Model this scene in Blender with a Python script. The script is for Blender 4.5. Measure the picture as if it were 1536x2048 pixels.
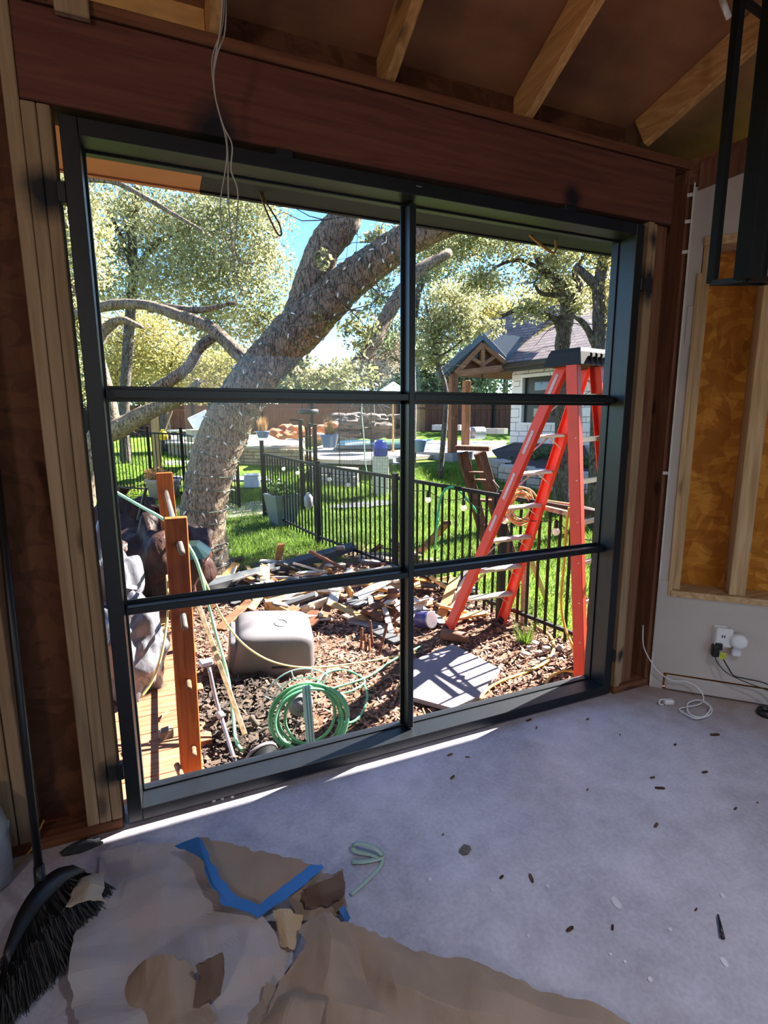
import bpy, math, random
import numpy as np
from math import sin, cos, pi, atan2, hypot, radians
from mathutils import Vector, Matrix
random.seed(7)
RNG = np.random.default_rng(11)
for o in list(bpy.data.objects): bpy.data.objects.remove(o)
scn = bpy.context.scene
COL = scn.collection

# ------------------------------------------------------------------ camera
F = 1050.5; YAW = .4023; PIT = .1739; ROLL = -.0047
CAM = np.array([.2053, -1.986, 1.4947])
_f = np.array([sin(YAW)*cos(PIT), cos(YAW)*cos(PIT), -sin(PIT)])
_r0 = np.array([cos(YAW), -sin(YAW), 0.]); _u0 = np.cross(_r0, _f)
_r = _r0*cos(ROLL)+_u0*sin(ROLL); _u = np.cross(_r, _f)
cd = bpy.data.cameras.new('camera'); cam = bpy.data.objects.new('camera', cd); COL.objects.link(cam)
cd.sensor_fit = 'VERTICAL'; cd.sensor_height = 36; cd.sensor_width = 27; cd.lens = F/2048*36
cd.clip_start = .02; cd.clip_end = 400
cam.matrix_world = Matrix(((_r[0], _u[0], -_f[0], CAM[0]), (_r[1], _u[1], -_f[1], CAM[1]), (_r[2], _u[2], -_f[2], CAM[2]), (0, 0, 0, 1)))
scn.camera = cam

# ------------------------------------------------------------------ sky, sun, exposure
SUN = Vector((1.08, .252, 1.0)).normalized()
w = bpy.data.worlds.new('sky'); scn.world = w; w.use_nodes = True
wn = w.node_tree.nodes; wl = w.node_tree.links
bg = wn['Background']; sk = wn.new('ShaderNodeTexSky'); sk.sky_type = 'NISHITA'; sk.sun_disc = False
sk.sun_elevation = math.asin(SUN.z); sk.sun_rotation = atan2(SUN.x, SUN.y)
sk.altitude = 200; sk.air_density = .75; sk.dust_density = .0; sk.ozone_density = 4
hsv = wn.new('ShaderNodeHueSaturation'); hsv.inputs['Saturation'].default_value = 1.12; wl.new(sk.outputs[0], hsv.inputs['Color'])
wl.new(hsv.outputs[0], bg.inputs[0]); bg.inputs[1].default_value = .14
ld = bpy.data.lights.new('sun', 'SUN'); lo = bpy.data.objects.new('sun', ld); COL.objects.link(lo)
ld.energy = 12; ld.angle = radians(.6); ld.color = (1, .95, .86)
lo.rotation_euler = SUN.to_track_quat('Z', 'Y').to_euler()
vs = scn.view_settings
vs.view_transform = 'Standard'; vs.look = 'None'; vs.gamma = 1; vs.use_curve_mapping = False; vs.exposure = 1.9

# ------------------------------------------------------------------ measuring helpers (photo pixel -> point in the place)
def ray(a, b): return _f+_r*(a-768)/F-_u*(b-1024)/F
FH = np.array([sin(YAW), cos(YAW), 0.])
def A(a, b, s):                     # point seen at pixel a,b, s metres ahead
    d = ray(a, b); return CAM+d*(s/(d@FH))
def GZ(a, b, z):                    # on the level z
    d = ray(a, b); return CAM+d*((z-CAM[2])/d[2])
def WY(a, b, y):
    d = ray(a, b); return CAM+d*((y-CAM[1])/d[1])
TS = [(-50, -.3), (7, -.3), (12.3, .05), (13.2, .38), (21, .44), (25, .9), (40, 1.2), (200, 1.6)]
def terrain(x, y):
    s = (x-CAM[0])*FH[0]+(y-CAM[1])*FH[1]
    return float(np.interp(s, [t[0] for t in TS], [t[1] for t in TS]))
def G(a, b):                        # on the ground outside
    s = 2.
    for i in range(4000):
        p = A(a, b, s)
        if p[2] <= terrain(p[0], p[1]): return p
        s += .02
    return p
def AT(a, b, x, y):                 # height of pixel b above the spot x,y
    d = ray(a, b); return CAM[2]+d[2]*hypot(x-CAM[0], y-CAM[1])/hypot(d[0], d[1])

# ------------------------------------------------------------------ materials
MATS = {}
def mk(name):
    m = bpy.data.materials.new(name); m.use_nodes = True
    return m, m.node_tree.nodes, m.node_tree.links, m.node_tree.nodes['Principled BSDF']
def rgb(c, g=None):
    if isinstance(c, str):
        c = c.lstrip('#'); v = [int(c[i:i+2], 16)/255 for i in (0, 2, 4)]
        return tuple(x/12.92 if x <= .04045 else ((x+.055)/1.055)**2.4 for x in v)+(1,)
    return tuple(c)+(1,) if len(c) == 3 else tuple(c)
def plain(name, c, rough=.6, metal=0, vary=.25, scale=8, bump=.0, stretch=(1, 1, 1), c2=None, objvar=0, trans=0, spec=.5, detail=4, bscale=None, island=0):
    if name in MATS: return MATS[name]
    m, n, l, b = mk(name)
    tc = n.new('ShaderNodeTexCoord'); mp = n.new('ShaderNodeMapping'); mp.inputs['Scale'].default_value = stretch
    l.new(tc.outputs['Object'], mp.inputs[0])
    nz = n.new('ShaderNodeTexNoise'); nz.inputs['Scale'].default_value = scale; nz.inputs['Detail'].default_value = detail
    l.new(mp.outputs[0], nz.inputs['Vector'])
    rp = n.new('ShaderNodeValToRGB'); rp.color_ramp.elements[0].position = .3; rp.color_ramp.elements[1].position = .7
    c = rgb(c)
    ca = rgb(c2) if c2 else tuple(x*(1-vary) for x in c[:3])+(1,)
    rp.color_ramp.elements[0].color = ca; rp.color_ramp.elements[1].color = c
    l.new(nz.outputs[0], rp.inputs[0]); out = rp.outputs[0]
    if objvar or island:
        hs = n.new('ShaderNodeHueSaturation'); mr = n.new('ShaderNodeMapRange')
        if island:
            g = n.new('ShaderNodeNewGeometry'); src = g.outputs['Random Per Island']; k = island
        else:
            oi = n.new('ShaderNodeObjectInfo'); src = oi.outputs['Random']; k = objvar
        mr.inputs['To Min'].default_value = 1-k; mr.inputs['To Max'].default_value = 1+k
        l.new(src, mr.inputs[0]); l.new(mr.outputs[0], hs.inputs['Value'])
        mr2 = n.new('ShaderNodeMapRange'); mr2.inputs['To Min'].default_value = .5-.03*k; mr2.inputs['To Max'].default_value = .5+.03*k
        l.new(src, mr2.inputs[0]); l.new(mr2.outputs[0], hs.inputs['Hue']); l.new(out, hs.inputs['Color']); out = hs.outputs[0]
    l.new(out, b.inputs['Base Color'])
    b.inputs['Roughness'].default_value = rough; b.inputs['Metallic'].default_value = metal
    b.inputs['Specular IOR Level'].default_value = spec
    if bump:
        bp = n.new('ShaderNodeBump'); bp.inputs['Strength'].default_value = bump; bp.inputs['Distance'].default_value = .02
        if bscale:
            n2 = n.new('ShaderNodeTexNoise'); n2.inputs['Scale'].default_value = bscale; n2.inputs['Detail'].default_value = 5
            l.new(mp.outputs[0], n2.inputs['Vector']); l.new(n2.outputs[0], bp.inputs['Height'])
        else: l.new(nz.outputs[0], bp.inputs['Height'])
        l.new(bp.outputs[0], b.inputs['Normal'])
    if trans:
        mo = n['Material Output']; tr = n.new('ShaderNodeBsdfTranslucent'); l.new(out, tr.inputs[0])
        mx = n.new('ShaderNodeMixShader'); mx.inputs[0].default_value = trans
        l.new(b.outputs[0], mx.inputs[1]); l.new(tr.outputs[0], mx.inputs[2]); l.new(mx.outputs[0], mo.inputs[0])
    MATS[name] = m
    return m
def wood(name, c1, c2, axis=2, rough=.75, smudge=None, objvar=.12, scale=5, knots=True):
    """sawn timber: grain along one axis, knots, optional black paint over-spray at given world points"""
    if name in MATS: return MATS[name]
    m, n, l, b = mk(name)
    tc = n.new('ShaderNodeTexCoord'); mp = n.new('ShaderNodeMapping')
    sc = [9., 9., 9.]; sc[axis] = .55; mp.inputs['Scale'].default_value = sc
    oi = n.new('ShaderNodeObjectInfo'); vm = n.new('ShaderNodeVectorMath'); vm.operation = 'ADD'
    sv = n.new('ShaderNodeMath'); sv.operation = 'MULTIPLY'; sv.inputs[1].default_value = 37.
    l.new(oi.outputs['Random'], sv.inputs[0]); l.new(tc.outputs['Object'], vm.inputs[0]); l.new(sv.outputs[0], vm.inputs[1])
    l.new(vm.outputs[0], mp.inputs[0])
    nz = n.new('ShaderNodeTexNoise'); nz.inputs['Scale'].default_value = scale; nz.inputs['Detail'].default_value = 5; nz.inputs['Distortion'].default_value = .6
    l.new(mp.outputs[0], nz.inputs['Vector'])
    rp = n.new('ShaderNodeValToRGB'); rp.color_ramp.elements[0].position = .33; rp.color_ramp.elements[1].position = .66
    rp.color_ramp.elements[0].color = rgb(c2); rp.color_ramp.elements[1].color = rgb(c1)
    l.new(nz.outputs[0], rp.inputs[0]); out = rp.outputs[0]
    if knots:
        mk2 = n.new('ShaderNodeMapping'); s2 = [6., 6., 6.]; s2[axis] = 2.6; mk2.inputs['Scale'].default_value = s2
        l.new(vm.outputs[0], mk2.inputs[0])
        vo = n.new('ShaderNodeTexVoronoi'); vo.inputs['Scale'].default_value = .9; l.new(mk2.outputs[0], vo.inputs['Vector'])
        kr = n.new('ShaderNodeMapRange'); kr.inputs['From Min'].default_value = .06; kr.inputs['From Max'].default_value = .14
        kr.inputs['To Min'].default_value = .75; kr.inputs['To Max'].default_value = 0; l.new(vo.outputs['Distance'], kr.inputs[0])
        mx = n.new('ShaderNodeMix'); mx.data_type = 'RGBA'; l.new(kr.outputs[0], mx.inputs[0]); l.new(out, mx.inputs[6])
        mx.inputs[7].default_value = tuple(x*.3 for x in rgb(c2)[:3])+(1,); out = mx.outputs[2]
    hs = n.new('ShaderNodeHueSaturation'); mr = n.new('ShaderNodeMapRange')
    mr.inputs['To Min'].default_value = 1-objvar; mr.inputs['To Max'].default_value = 1+objvar
    l.new(oi.outputs['Random'], mr.inputs[0]); l.new(mr.outputs[0], hs.inputs['Value']); l.new(out, hs.inputs['Color']); out = hs.outputs[0]
    if smudge:
        ge = n.new('ShaderNodeNewGeometry'); prev = None
        n3 = n.new('ShaderNodeTexNoise'); n3.inputs['Scale'].default_value = 14; l.new(ge.outputs['Position'], n3.inputs['Vector'])
        for (p, rad) in smudge:
            vd = n.new('ShaderNodeVectorMath'); vd.operation = 'DISTANCE'; l.new(ge.outputs['Position'], vd.inputs[0]); vd.inputs[1].default_value = p
            ad = n.new('ShaderNodeMath'); ad.operation = 'MULTIPLY_ADD'; l.new(n3.outputs[0], ad.inputs[0]); ad.inputs[1].default_value = rad*.7
            l.new(vd.outputs['Value'], ad.inputs[2])
            mr3 = n.new('ShaderNodeMapRange'); mr3.inputs['From Min'].default_value = rad*.75; mr3.inputs['From Max'].default_value = rad*1.5
            mr3.inputs['To Min'].default_value = .96; mr3.inputs['To Max'].default_value = 0; l.new(ad.outputs[0], mr3.inputs[0])
            if prev is None: prev = mr3.outputs[0]
            else:
                mm = n.new('ShaderNodeMath'); mm.operation = 'MAXIMUM'; l.new(prev, mm.inputs[0]); l.new(mr3.outputs[0], mm.inputs[1]); prev = mm.outputs[0]
        mx = n.new('ShaderNodeMix'); mx.data_type = 'RGBA'; l.new(prev, mx.inputs[0]); l.new(out, mx.inputs[6]); mx.inputs[7].default_value = (.006, .008, .012, 1); out = mx.outputs[2]
    l.new(out, b.inputs['Base Color']); b.inputs['Roughness'].default_value = rough; b.inputs['Specular IOR Level'].default_value = .25
    bp = n.new('ShaderNodeBump'); bp.inputs['Strength'].default_value = .15; bp.inputs['Distance'].default_value = .01
    l.new(nz.outputs[0], bp.inputs['Height']); l.new(bp.outputs[0], b.inputs['Normal'])
    MATS[name] = m
    return m
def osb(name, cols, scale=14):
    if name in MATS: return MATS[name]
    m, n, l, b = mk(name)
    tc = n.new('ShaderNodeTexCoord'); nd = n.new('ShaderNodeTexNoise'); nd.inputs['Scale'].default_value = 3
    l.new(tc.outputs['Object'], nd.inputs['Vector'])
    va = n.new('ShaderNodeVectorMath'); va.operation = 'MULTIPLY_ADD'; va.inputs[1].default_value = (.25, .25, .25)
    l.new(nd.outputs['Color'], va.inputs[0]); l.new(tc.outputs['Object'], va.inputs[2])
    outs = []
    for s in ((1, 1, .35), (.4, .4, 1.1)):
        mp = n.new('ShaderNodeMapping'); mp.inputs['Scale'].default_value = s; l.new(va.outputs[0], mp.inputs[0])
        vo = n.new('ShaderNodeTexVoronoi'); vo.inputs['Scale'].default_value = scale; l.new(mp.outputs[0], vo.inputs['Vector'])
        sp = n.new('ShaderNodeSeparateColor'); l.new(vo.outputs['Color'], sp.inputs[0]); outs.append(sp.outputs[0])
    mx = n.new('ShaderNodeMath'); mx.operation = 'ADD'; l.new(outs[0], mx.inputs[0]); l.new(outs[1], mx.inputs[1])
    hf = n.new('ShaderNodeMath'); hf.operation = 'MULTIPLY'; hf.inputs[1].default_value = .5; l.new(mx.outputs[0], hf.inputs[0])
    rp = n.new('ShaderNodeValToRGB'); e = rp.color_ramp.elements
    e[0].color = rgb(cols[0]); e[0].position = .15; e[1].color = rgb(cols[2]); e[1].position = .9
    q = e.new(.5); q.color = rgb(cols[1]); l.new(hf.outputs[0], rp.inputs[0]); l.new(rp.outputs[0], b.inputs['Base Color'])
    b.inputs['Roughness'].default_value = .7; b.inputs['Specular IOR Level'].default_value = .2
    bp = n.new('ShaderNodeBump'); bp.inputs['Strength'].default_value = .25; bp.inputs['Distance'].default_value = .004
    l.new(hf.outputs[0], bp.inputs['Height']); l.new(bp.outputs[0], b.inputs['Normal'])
    MATS[name] = m
    return m

# ------------------------------------------------------------------ mesh helpers
class MB:
    def __init__(s): s.v = []; s.f = []
    def add(s, vs_, fs):
        k = len(s.v); s.v += [tuple(map(float, v)) for v in vs_]; s.f += [tuple(i+k for i in f) for f in fs]; return s
    def box(s, c, size, rot=None, bev=0):
        x, y, z = size[0]/2, size[1]/2, size[2]/2
        if bev:
            b_ = min(bev, x*.9, y*.9, z*.9); P = []
            for sx in (-1, 1):
                for sy in (-1, 1):
                    for sz in (-1, 1):
                        P += [(sx*(x-b_), sy*(y-b_), sz*z), (sx*(x-b_), sy*y, sz*(z-b_)), (sx*x, sy*(y-b_), sz*(z-b_))]
            idx = lambda sx, sy, sz, k: ((sx > 0)*4+(sy > 0)*2+(sz > 0))*3+k
            Fs = []
            for sg in (-1, 1):
                Fs.append([idx(-1, -1, sg, 0), idx(1, -1, sg, 0), idx(1, 1, sg, 0), idx(-1, 1, sg, 0)])
                Fs.append([idx(-1, sg, -1, 1), idx(1, sg, -1, 1), idx(1, sg, 1, 1), idx(-1, sg, 1, 1)])
                Fs.append([idx(sg, -1, -1, 2), idx(sg, 1, -1, 2), idx(sg, 1, 1, 2), idx(sg, -1, 1, 2)])
            for a in (-1, 1):
                for c_ in (-1, 1):
                    Fs.append([idx(-1, a, c_, 0), idx(1, a, c_, 0), idx(1, a, c_, 1), idx(-1, a, c_, 1)])
                    Fs.append([idx(a, -1, c_, 0), idx(a, 1, c_, 0), idx(a, 1, c_, 2), idx(a, -1, c_, 2)])
                    Fs.append([idx(a, c_, -1, 1), idx(a, c_, 1, 1), idx(a, c_, 1, 2), idx(a, c_, -1, 2)])
            for sx in (-1, 1):
                for sy in (-1, 1):
                    for sz in (-1, 1): Fs.append([idx(sx, sy, sz, k) for k in range(3)])
        else:
            P = [(-x, -y, -z), (x, -y, -z), (x, y, -z), (-x, y, -z), (-x, -y, z), (x, -y, z), (x, y, z), (-x, y, z)]
            Fs = [(0, 3, 2, 1), (4, 5, 6, 7), (0, 1, 5, 4), (1, 2, 6, 5), (2, 3, 7, 6), (3, 0, 4, 7)]
        if rot is not None: P = [tuple(rot @ Vector(p)) for p in P]
        return s.add([(p[0]+c[0], p[1]+c[1], p[2]+c[2]) for p in P], Fs)
    def bb(s, x0, x1, y0, y1, z0, z1, bev=0):
        return s.box(((x0+x1)/2, (y0+y1)/2, (z0+z1)/2), (x1-x0, y1-y0, z1-z0), None, bev)
    def bar(s, a, b, wd, ht, up=(0, 0, 1), bev=0):
        a = Vector(a); b = Vector(b); d = (b-a); L = d.length; d = d/L; u = Vector(up)
        r = d.cross(u)
        if r.length < 1e-4: r = d.cross(Vector((1, 0, 0)))
        r.normalize(); u = r.cross(d)
        R = Matrix((r, d, u)).transposed()
        return s.box(tuple((a+b)/2), (wd, L, ht), R, bev)
    def tube(s, pts, rad, n=8, cap=True, jit=None):
        P = [Vector(tuple(map(float, p))) for p in pts]; N = len(P)
        R = rad if hasattr(rad, '__len__') else [rad]*N
        t0 = (P[1]-P[0]).normalized(); nrm = t0.orthogonal().normalized(); V = []; k = len(s.v)
        for i in range(N):
            t = (P[min(i+1, N-1)]-P[max(i-1, 0)])
            t = t.normalized() if t.length > 1e-9 else t0
            nrm = (nrm-t*nrm.dot(t));
            nrm = nrm.normalized() if nrm.length > 1e-6 else t.orthogonal().normalized()
            bn = t.cross(nrm)
            for j in range(n):
                a = 2*pi*j/n; rr = R[i]*(jit(i, j, P[i]) if jit else 1)
                V.append(tuple(P[i]+nrm*(cos(a)*rr)+bn*(sin(a)*rr)))
        Fs = [(i*n+j, i*n+(j+1) % n, (i+1)*n+(j+1) % n, (i+1)*n+j) for i in range(N-1) for j in range(n)]
        if cap: Fs += [tuple(range(n-1, -1, -1)), tuple((N-1)*n+j for j in range(n))]
        return s.add(V, Fs)
    def lathe(s, c, prof, n=24, rot=None):
        V = []; N = len(prof)
        for (r_, z) in prof:
            for j in range(n):
                a = 2*pi*j/n; v = Vector((r_*cos(a), r_*sin(a), z))
                if rot is not None: v = rot @ v
                V.append((v.x+c[0], v.y+c[1], v.z+c[2]))
        Fs = [(i*n+j, i*n+(j+1) % n, (i+1)*n+(j+1) % n, (i+1)*n+j) for i in range(N-1) for j in range(n)]
        Fs += [tuple(range(n-1, -1, -1)), tuple((N-1)*n+j for j in range(n))]
        return s.add(V, Fs)
    def prism(s, poly, off):
        n = len(poly); off = Vector(off); V = [tuple(p) for p in poly]+[tuple(Vector(tuple(map(float, p)))+off) for p in poly]
        return s.add(V, [tuple(range(n-1, -1, -1)), tuple(range(n, 2*n))]+[(i, (i+1) % n, n+(i+1) % n, n+i) for i in range(n)])
    def grid(s, V, nx, ny, thick=0):
        k = len(V); Fs = [(j*nx+i, j*nx+i+1, (j+1)*nx+i+1, (j+1)*nx+i) for j in range(ny-1) for i in range(nx-1)]
        return s.add(V, Fs)
def catmull(pts, m=6):
    P = [np.array(p, float) for p in pts]; P = [2*P[0]-P[1]]+P+[2*P[-1]-P[-2]]; out = []
    for i in range(1, len(P)-2):
        for k in range(m):
            t = k/m; a, b, c, d = P[i-1:i+3]
            out.append(.5*((2*b)+(-a+c)*t+(2*a-5*b+4*c-d)*t*t+(-a+3*b-3*c+d)*t**3))
    out.append(P[-2]); return out
def smooth_mesh(me):
    me.polygons.foreach_set('use_smooth', [True]*len(me.polygons))
def build(name, mb, m, parent=None, smooth=False, loc=None, local=False, auto=None):
    """world-space vertices -> one mesh object; origin at loc (or at its parent's origin)"""
    me = bpy.data.meshes.new(name)
    o0 = Vector((0, 0, 0)) if (local or (parent is None and loc is None)) else (Vector(tuple(map(float, loc))) if loc is not None and parent is None else WLOC.get(parent.name, Vector((0, 0, 0))))
    if parent is None and loc is None and not local:
        a = np.array(mb.v); o0 = Vector(((a[:, 0].min()+a[:, 0].max())/2, (a[:, 1].min()+a[:, 1].max())/2, a[:, 2].min()))
    me.from_pydata([(v[0]-o0.x, v[1]-o0.y, v[2]-o0.z) for v in mb.v], [], mb.f); me.update()
    if smooth: smooth_mesh(me)
    if m: me.materials.append(m)
    o = bpy.data.objects.new(name, me); COL.objects.link(o)
    if parent is not None: o.parent = parent; WLOC[o.name] = o0 if not local else Vector((0, 0, 0))
    else: o.location = o0; WLOC[o.name] = o0
    return o
WLOC = {}
def tag(o, label=None, cat=None, group=None, kind=None):
    if label: o['label'] = label
    if cat: o['category'] = cat
    if group: o['group'] = group
    if kind: o['kind'] = kind
    return o
def thing(name, label, cat, loc=(0, 0, 0), group=None, kind=None):
    o = bpy.data.objects.new(name, None); COL.objects.link(o); o.empty_display_size = .05
    o.location = Vector(tuple(map(float, loc))); WLOC[o.name] = Vector(tuple(map(float, loc))); return tag(o, label, cat, group, kind)
def copy_tree(o, parent=None):
    c = o.copy(); COL.objects.link(c); c.parent = parent
    for ch in list(o.children): copy_tree(ch, c)
    return c
def rz(a): return Matrix.Rotation(a, 3, 'Z')
def rxyz(a, b, c): return Matrix.Rotation(c, 3, 'Z') @ Matrix.Rotation(b, 3, 'Y') @ Matrix.Rotation(a, 3, 'X')
def fast_mesh(name, V, nper, m, parent=None, faces=None):
    """V (N*nper,3) array, each run of nper vertices is one face"""
    me = bpy.data.meshes.new(name); N = len(V)//nper
    o0 = WLOC.get(parent.name, Vector((0, 0, 0))) if parent is not None else Vector((0, 0, 0))
    me.vertices.add(len(V)); me.vertices.foreach_set('co', (V-np.array(o0)).astype(np.float32).ravel())
    me.loops.add(len(V)); me.loops.foreach_set('vertex_index', np.arange(len(V), dtype=np.int32))
    me.polygons.add(N); me.polygons.foreach_set('loop_start', np.arange(0, len(V), nper, dtype=np.int32)); me.polygons.foreach_set('loop_total', np.full(N, nper, dtype=np.int32))
    me.update(); me.validate()
    me.materials.append(m); o = bpy.data.objects.new(name, me); COL.objects.link(o)
    if parent is not None: o.parent = parent
    return o

# ------------------------------------------------------------------ palette
SMUDGE = [(tuple(WY(95, 385, 0)), .085), (tuple(WY(225, 1545, 0)), .06), (tuple(WY(430, 262, 0)), .09), (tuple(WY(1145, 395, 0)), .06), (tuple(WY(1300, 570, 0)), .10), (tuple(WY(1243, 1310, 0)), .045), (tuple(WY(1310, 480, 0)), .05)]
M_HEAD = wood('header_timber', '#6e4032', '#5a3126', 0, smudge=SMUDGE)
M_STUD = wood('stud_timber', '#9c8062', '#856a4e', 2, smudge=SMUDGE)
M_STUDR = wood('red_stud_timber', '#7b5138', '#5d3827', 2)
M_PLATE = wood('plate_timber', '#75492f', '#583221', 0)
M_RAFT = wood('rafter_timber', '#cf9c62', '#ab7a44', 1)
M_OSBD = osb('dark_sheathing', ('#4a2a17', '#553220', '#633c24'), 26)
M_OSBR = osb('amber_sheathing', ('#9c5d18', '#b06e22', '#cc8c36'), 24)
M_DECK = plain('roof_deck_plywood', '#a56f44', .8, scale=2.2, c2='#744a2c', bump=.1, bscale=30, detail=8, objvar=.1, stretch=(1, 2.5, 1))
M_DRY = plain('drywall_paint', '#b9ada2', .85, vary=.1, scale=3, bump=.03, bscale=60)
M_TRIMW = wood('pine_trim', '#c8a77c', '#a8845a', 2, objvar=.05)
M_STEEL = plain('black_steel', '#12161c', .38, .2, vary=.3, scale=30, bump=.02, bscale=200, spec=.6)
M_BLACKM = plain('black_metal', '#0c0b0b', .6, .0, vary=.3, spec=.25)
M_BLACKP = plain('black_plastic', '#101113', .45, 0, vary=.3)
M_WHITEP = plain('white_plastic', '#d9d6d2', .4, vary=.05)
M_KRAFT = plain('kraft_paper', '#94806e', .75, vary=.2, scale=6, bump=.3, bscale=16)
M_KRAFTG = plain('grey_kraft_paper', '#a99f9b', .75, vary=.14, scale=4, bump=.25, bscale=14)
M_CHRI = plain('fill_spot_aluminium', '#9a9a9a', .3, .8)
M_TAPE = plain('blue_tape', '#2f6fb5', .6, vary=.12, bump=.05, bscale=90)

def glass_mat():
    m, n, l, b = mk('window_glass'); n.remove(b)
    tr = n.new('ShaderNodeBsdfTransparent'); gl = n.new('ShaderNodeBsdfGlossy'); gl.inputs['Roughness'].default_value = 0
    lw = n.new('ShaderNodeLayerWeight'); pw = n.new('ShaderNodeMath'); pw.operation = 'POWER'; pw.inputs[1].default_value = 5; l.new(lw.outputs['Facing'], pw.inputs[0])
    ma = n.new('ShaderNodeMath'); ma.operation = 'MULTIPLY_ADD'; ma.inputs[1].default_value = .3; ma.inputs[2].default_value = .012; l.new(pw.outputs[0], ma.inputs[0])
    mx = n.new('ShaderNodeMixShader'); l.new(ma.outputs[0], mx.inputs[0]); l.new(tr.outputs[0], mx.inputs[1]); l.new(gl.outputs[0], mx.inputs[2]); l.new(mx.outputs[0], n['Material Output'].inputs[0])
    return m
M_GLASS = glass_mat()

def concrete():
    m, n, l, b = mk('concrete_slab')
    ge = n.new('ShaderNodeNewGeometry')
    def nz(s, d=5, dist=0):
        t = n.new('ShaderNodeTexNoise'); t.inputs['Scale'].default_value = s; t.inputs['Detail'].default_value = d; t.inputs['Distortion'].default_value = dist; l.new(ge.outputs['Position'], t.inputs['Vector']); return t.outputs[0]
    def ramp(src, a, ca, b_, cb):
        r = n.new('ShaderNodeValToRGB'); r.color_ramp.elements[0].position = a; r.color_ramp.elements[0].color = rgb(ca); r.color_ramp.elements[1].position = b_; r.color_ramp.elements[1].color = rgb(cb); l.new(src, r.inputs[0]); return r.outputs[0]
    def mix(f, a, c, typ='MIX'):
        x = n.new('ShaderNodeMix'); x.data_type = 'RGBA'; x.blend_type = typ
        if isinstance(f, float): x.inputs[0].default_value = f
        else: l.new(f, x.inputs[0])
        l.new(a, x.inputs[6])
        if isinstance(c, tuple): x.inputs[7].default_value = c
        else: l.new(c, x.inputs[7])
        return x.outputs[2]
    base = ramp(nz(1.4, 8, .5), .34, '#8b8893', .68, '#bdbac6')
    base = mix(.30, base, ramp(nz(11, 9, .2), .30, '#8f8c96', .70, '#cbc8d2'))
    base = mix(.10, base, ramp(nz(70, 4), .35, '#66626a', .65, '#e2dfe6'))
    drk = ramp(nz(1.9, 9, .5), .55, '#000000', .85, '#909090'); base = mix(drk, base, rgb('#8c8177'))
    pal = ramp(nz(3.3, 10, .3), .55, '#000000', .80, '#707070'); base = mix(pal, base, rgb('#d5d2da'))
    stn = ramp(nz(5.1, 10, .6), .60, '#000000', .78, '#8a8a8a'); base = mix(stn, base, rgb('#6e675f'))
    # brown dust swept against the angled wall and the stud bay on the left
    dd = n.new('ShaderNodeVectorMath'); dd.operation = 'DOT_PRODUCT'; l.new(ge.outputs['Position'], dd.inputs[0]); dd.inputs[1].default_value = (.70711, .70711, 0)
    da = n.new('ShaderNodeMath'); da.operation = 'MULTIPLY_ADD'; l.new(nz(9, 6, .4), da.inputs[0]); da.inputs[1].default_value = .5; l.new(dd.outputs['Value'], da.inputs[2])
    dm = n.new('ShaderNodeMapRange'); dm.inputs['From Min'].default_value = 1.72; dm.inputs['From Max'].default_value = 2.12; dm.inputs['To Max'].default_value = .75; l.new(da.outputs[0], dm.inputs[0])
    base = mix(dm.outputs[0], base, rgb('#8d7660'))
    spk = n.new('ShaderNodeTexVoronoi'); spk.inputs['Scale'].default_value = 30; l.new(ge.outputs['Position'], spk.inputs['Vector'])
    sr = ramp(spk.outputs['Distance'], .04, '#777777', .09, '#000000'); base = mix(sr, base, rgb('#5d5349'))
    l.new(base, b.inputs['Base Color'])
    rr = n.new('ShaderNodeMapRange'); l.new(nz(2.2), rr.inputs[0]); rr.inputs['To Min'].default_value = .3; rr.inputs['To Max'].default_value = .62
    l.new(rr.outputs[0], b.inputs['Roughness']); b.inputs['Specular IOR Level'].default_value = .4
    bp = n.new('ShaderNodeBump'); bp.inputs['Strength'].default_value = .12; bp.inputs['Distance'].default_value = .01; l.new(nz(22, 6), bp.inputs['Height']); l.new(bp.outputs[0], b.inputs['Normal'])
    return m

# ================================================================== THE ROOM
fl = MB().prism([(-3.4, .13, -.012), (2.74, .13, -.012), (2.74, -.03, -.012), (6.4, -3.69, -.012), (6.4, -6.4, -.012), (-3.4, -6.4, -.012)][::-1], (0, 0, -.16))
tag(build('floor', fl, concrete(), loc=(0, 0, -.172)), 'bare grey concrete slab floor, dusty and stained', 'floor', kind='structure')

# ---- wall with the window
wf = thing('wall_front', 'open framed timber wall with reddish header beam around the black window', 'wall', (0, 0, -.012), kind='structure')
def stud(x0, x1, z0, z1, m=M_STUD, y0=0., y1=.138, p=None, nm='stud'):
    return build(nm, MB().bb(x0, x1, y0, y1, z0, z1, .003), m, p or wf)
stud(-.134, -.096, .03, 2.68)
stud(-.094, -.056, .03, 2.418); stud(-.054, -.019, .03, 2.418, y1=.088)
stud(-.386, -.348, .03, 2.68); stud(-.344, -.306, .03, 2.68)
for x in (-.95, -1.5, -2.1, -2.7): stud(x, x+.038, .03, 2.68)
stud(2.427, 2.466, .03, 2.418, y0=-.004); stud(2.468, 2.50, .03, 2.418, y0=.012)
stud(2.502, 2.576, .03, 2.418, M_STUDR, .02)
stud(2.668, 2.705, .03, 2.68, M_STUDR, .0)
build('bottom_plate', MB().bb(-3.4, -.019, -.002, .088, -.012, .03, .003), M_PLATE, wf)
build('bottom_plate', MB().bb(2.427, 2.705, -.004, .138, -.012, .03, .003), M_PLATE, wf)
build('header_beam', MB().bb(-.094, 2.578, 0, .135, 2.422, 2.676, .004), M_HEAD, wf)
build('header_beam', MB().bb(-3.4, -.388, 0.01, .135, 2.43, 2.676, .004), M_HEAD, wf)
build('top_plate', MB().bb(-3.4, 2.74, -.006, .138, 2.68, 2.718, .003), M_PLATE, wf)
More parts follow.
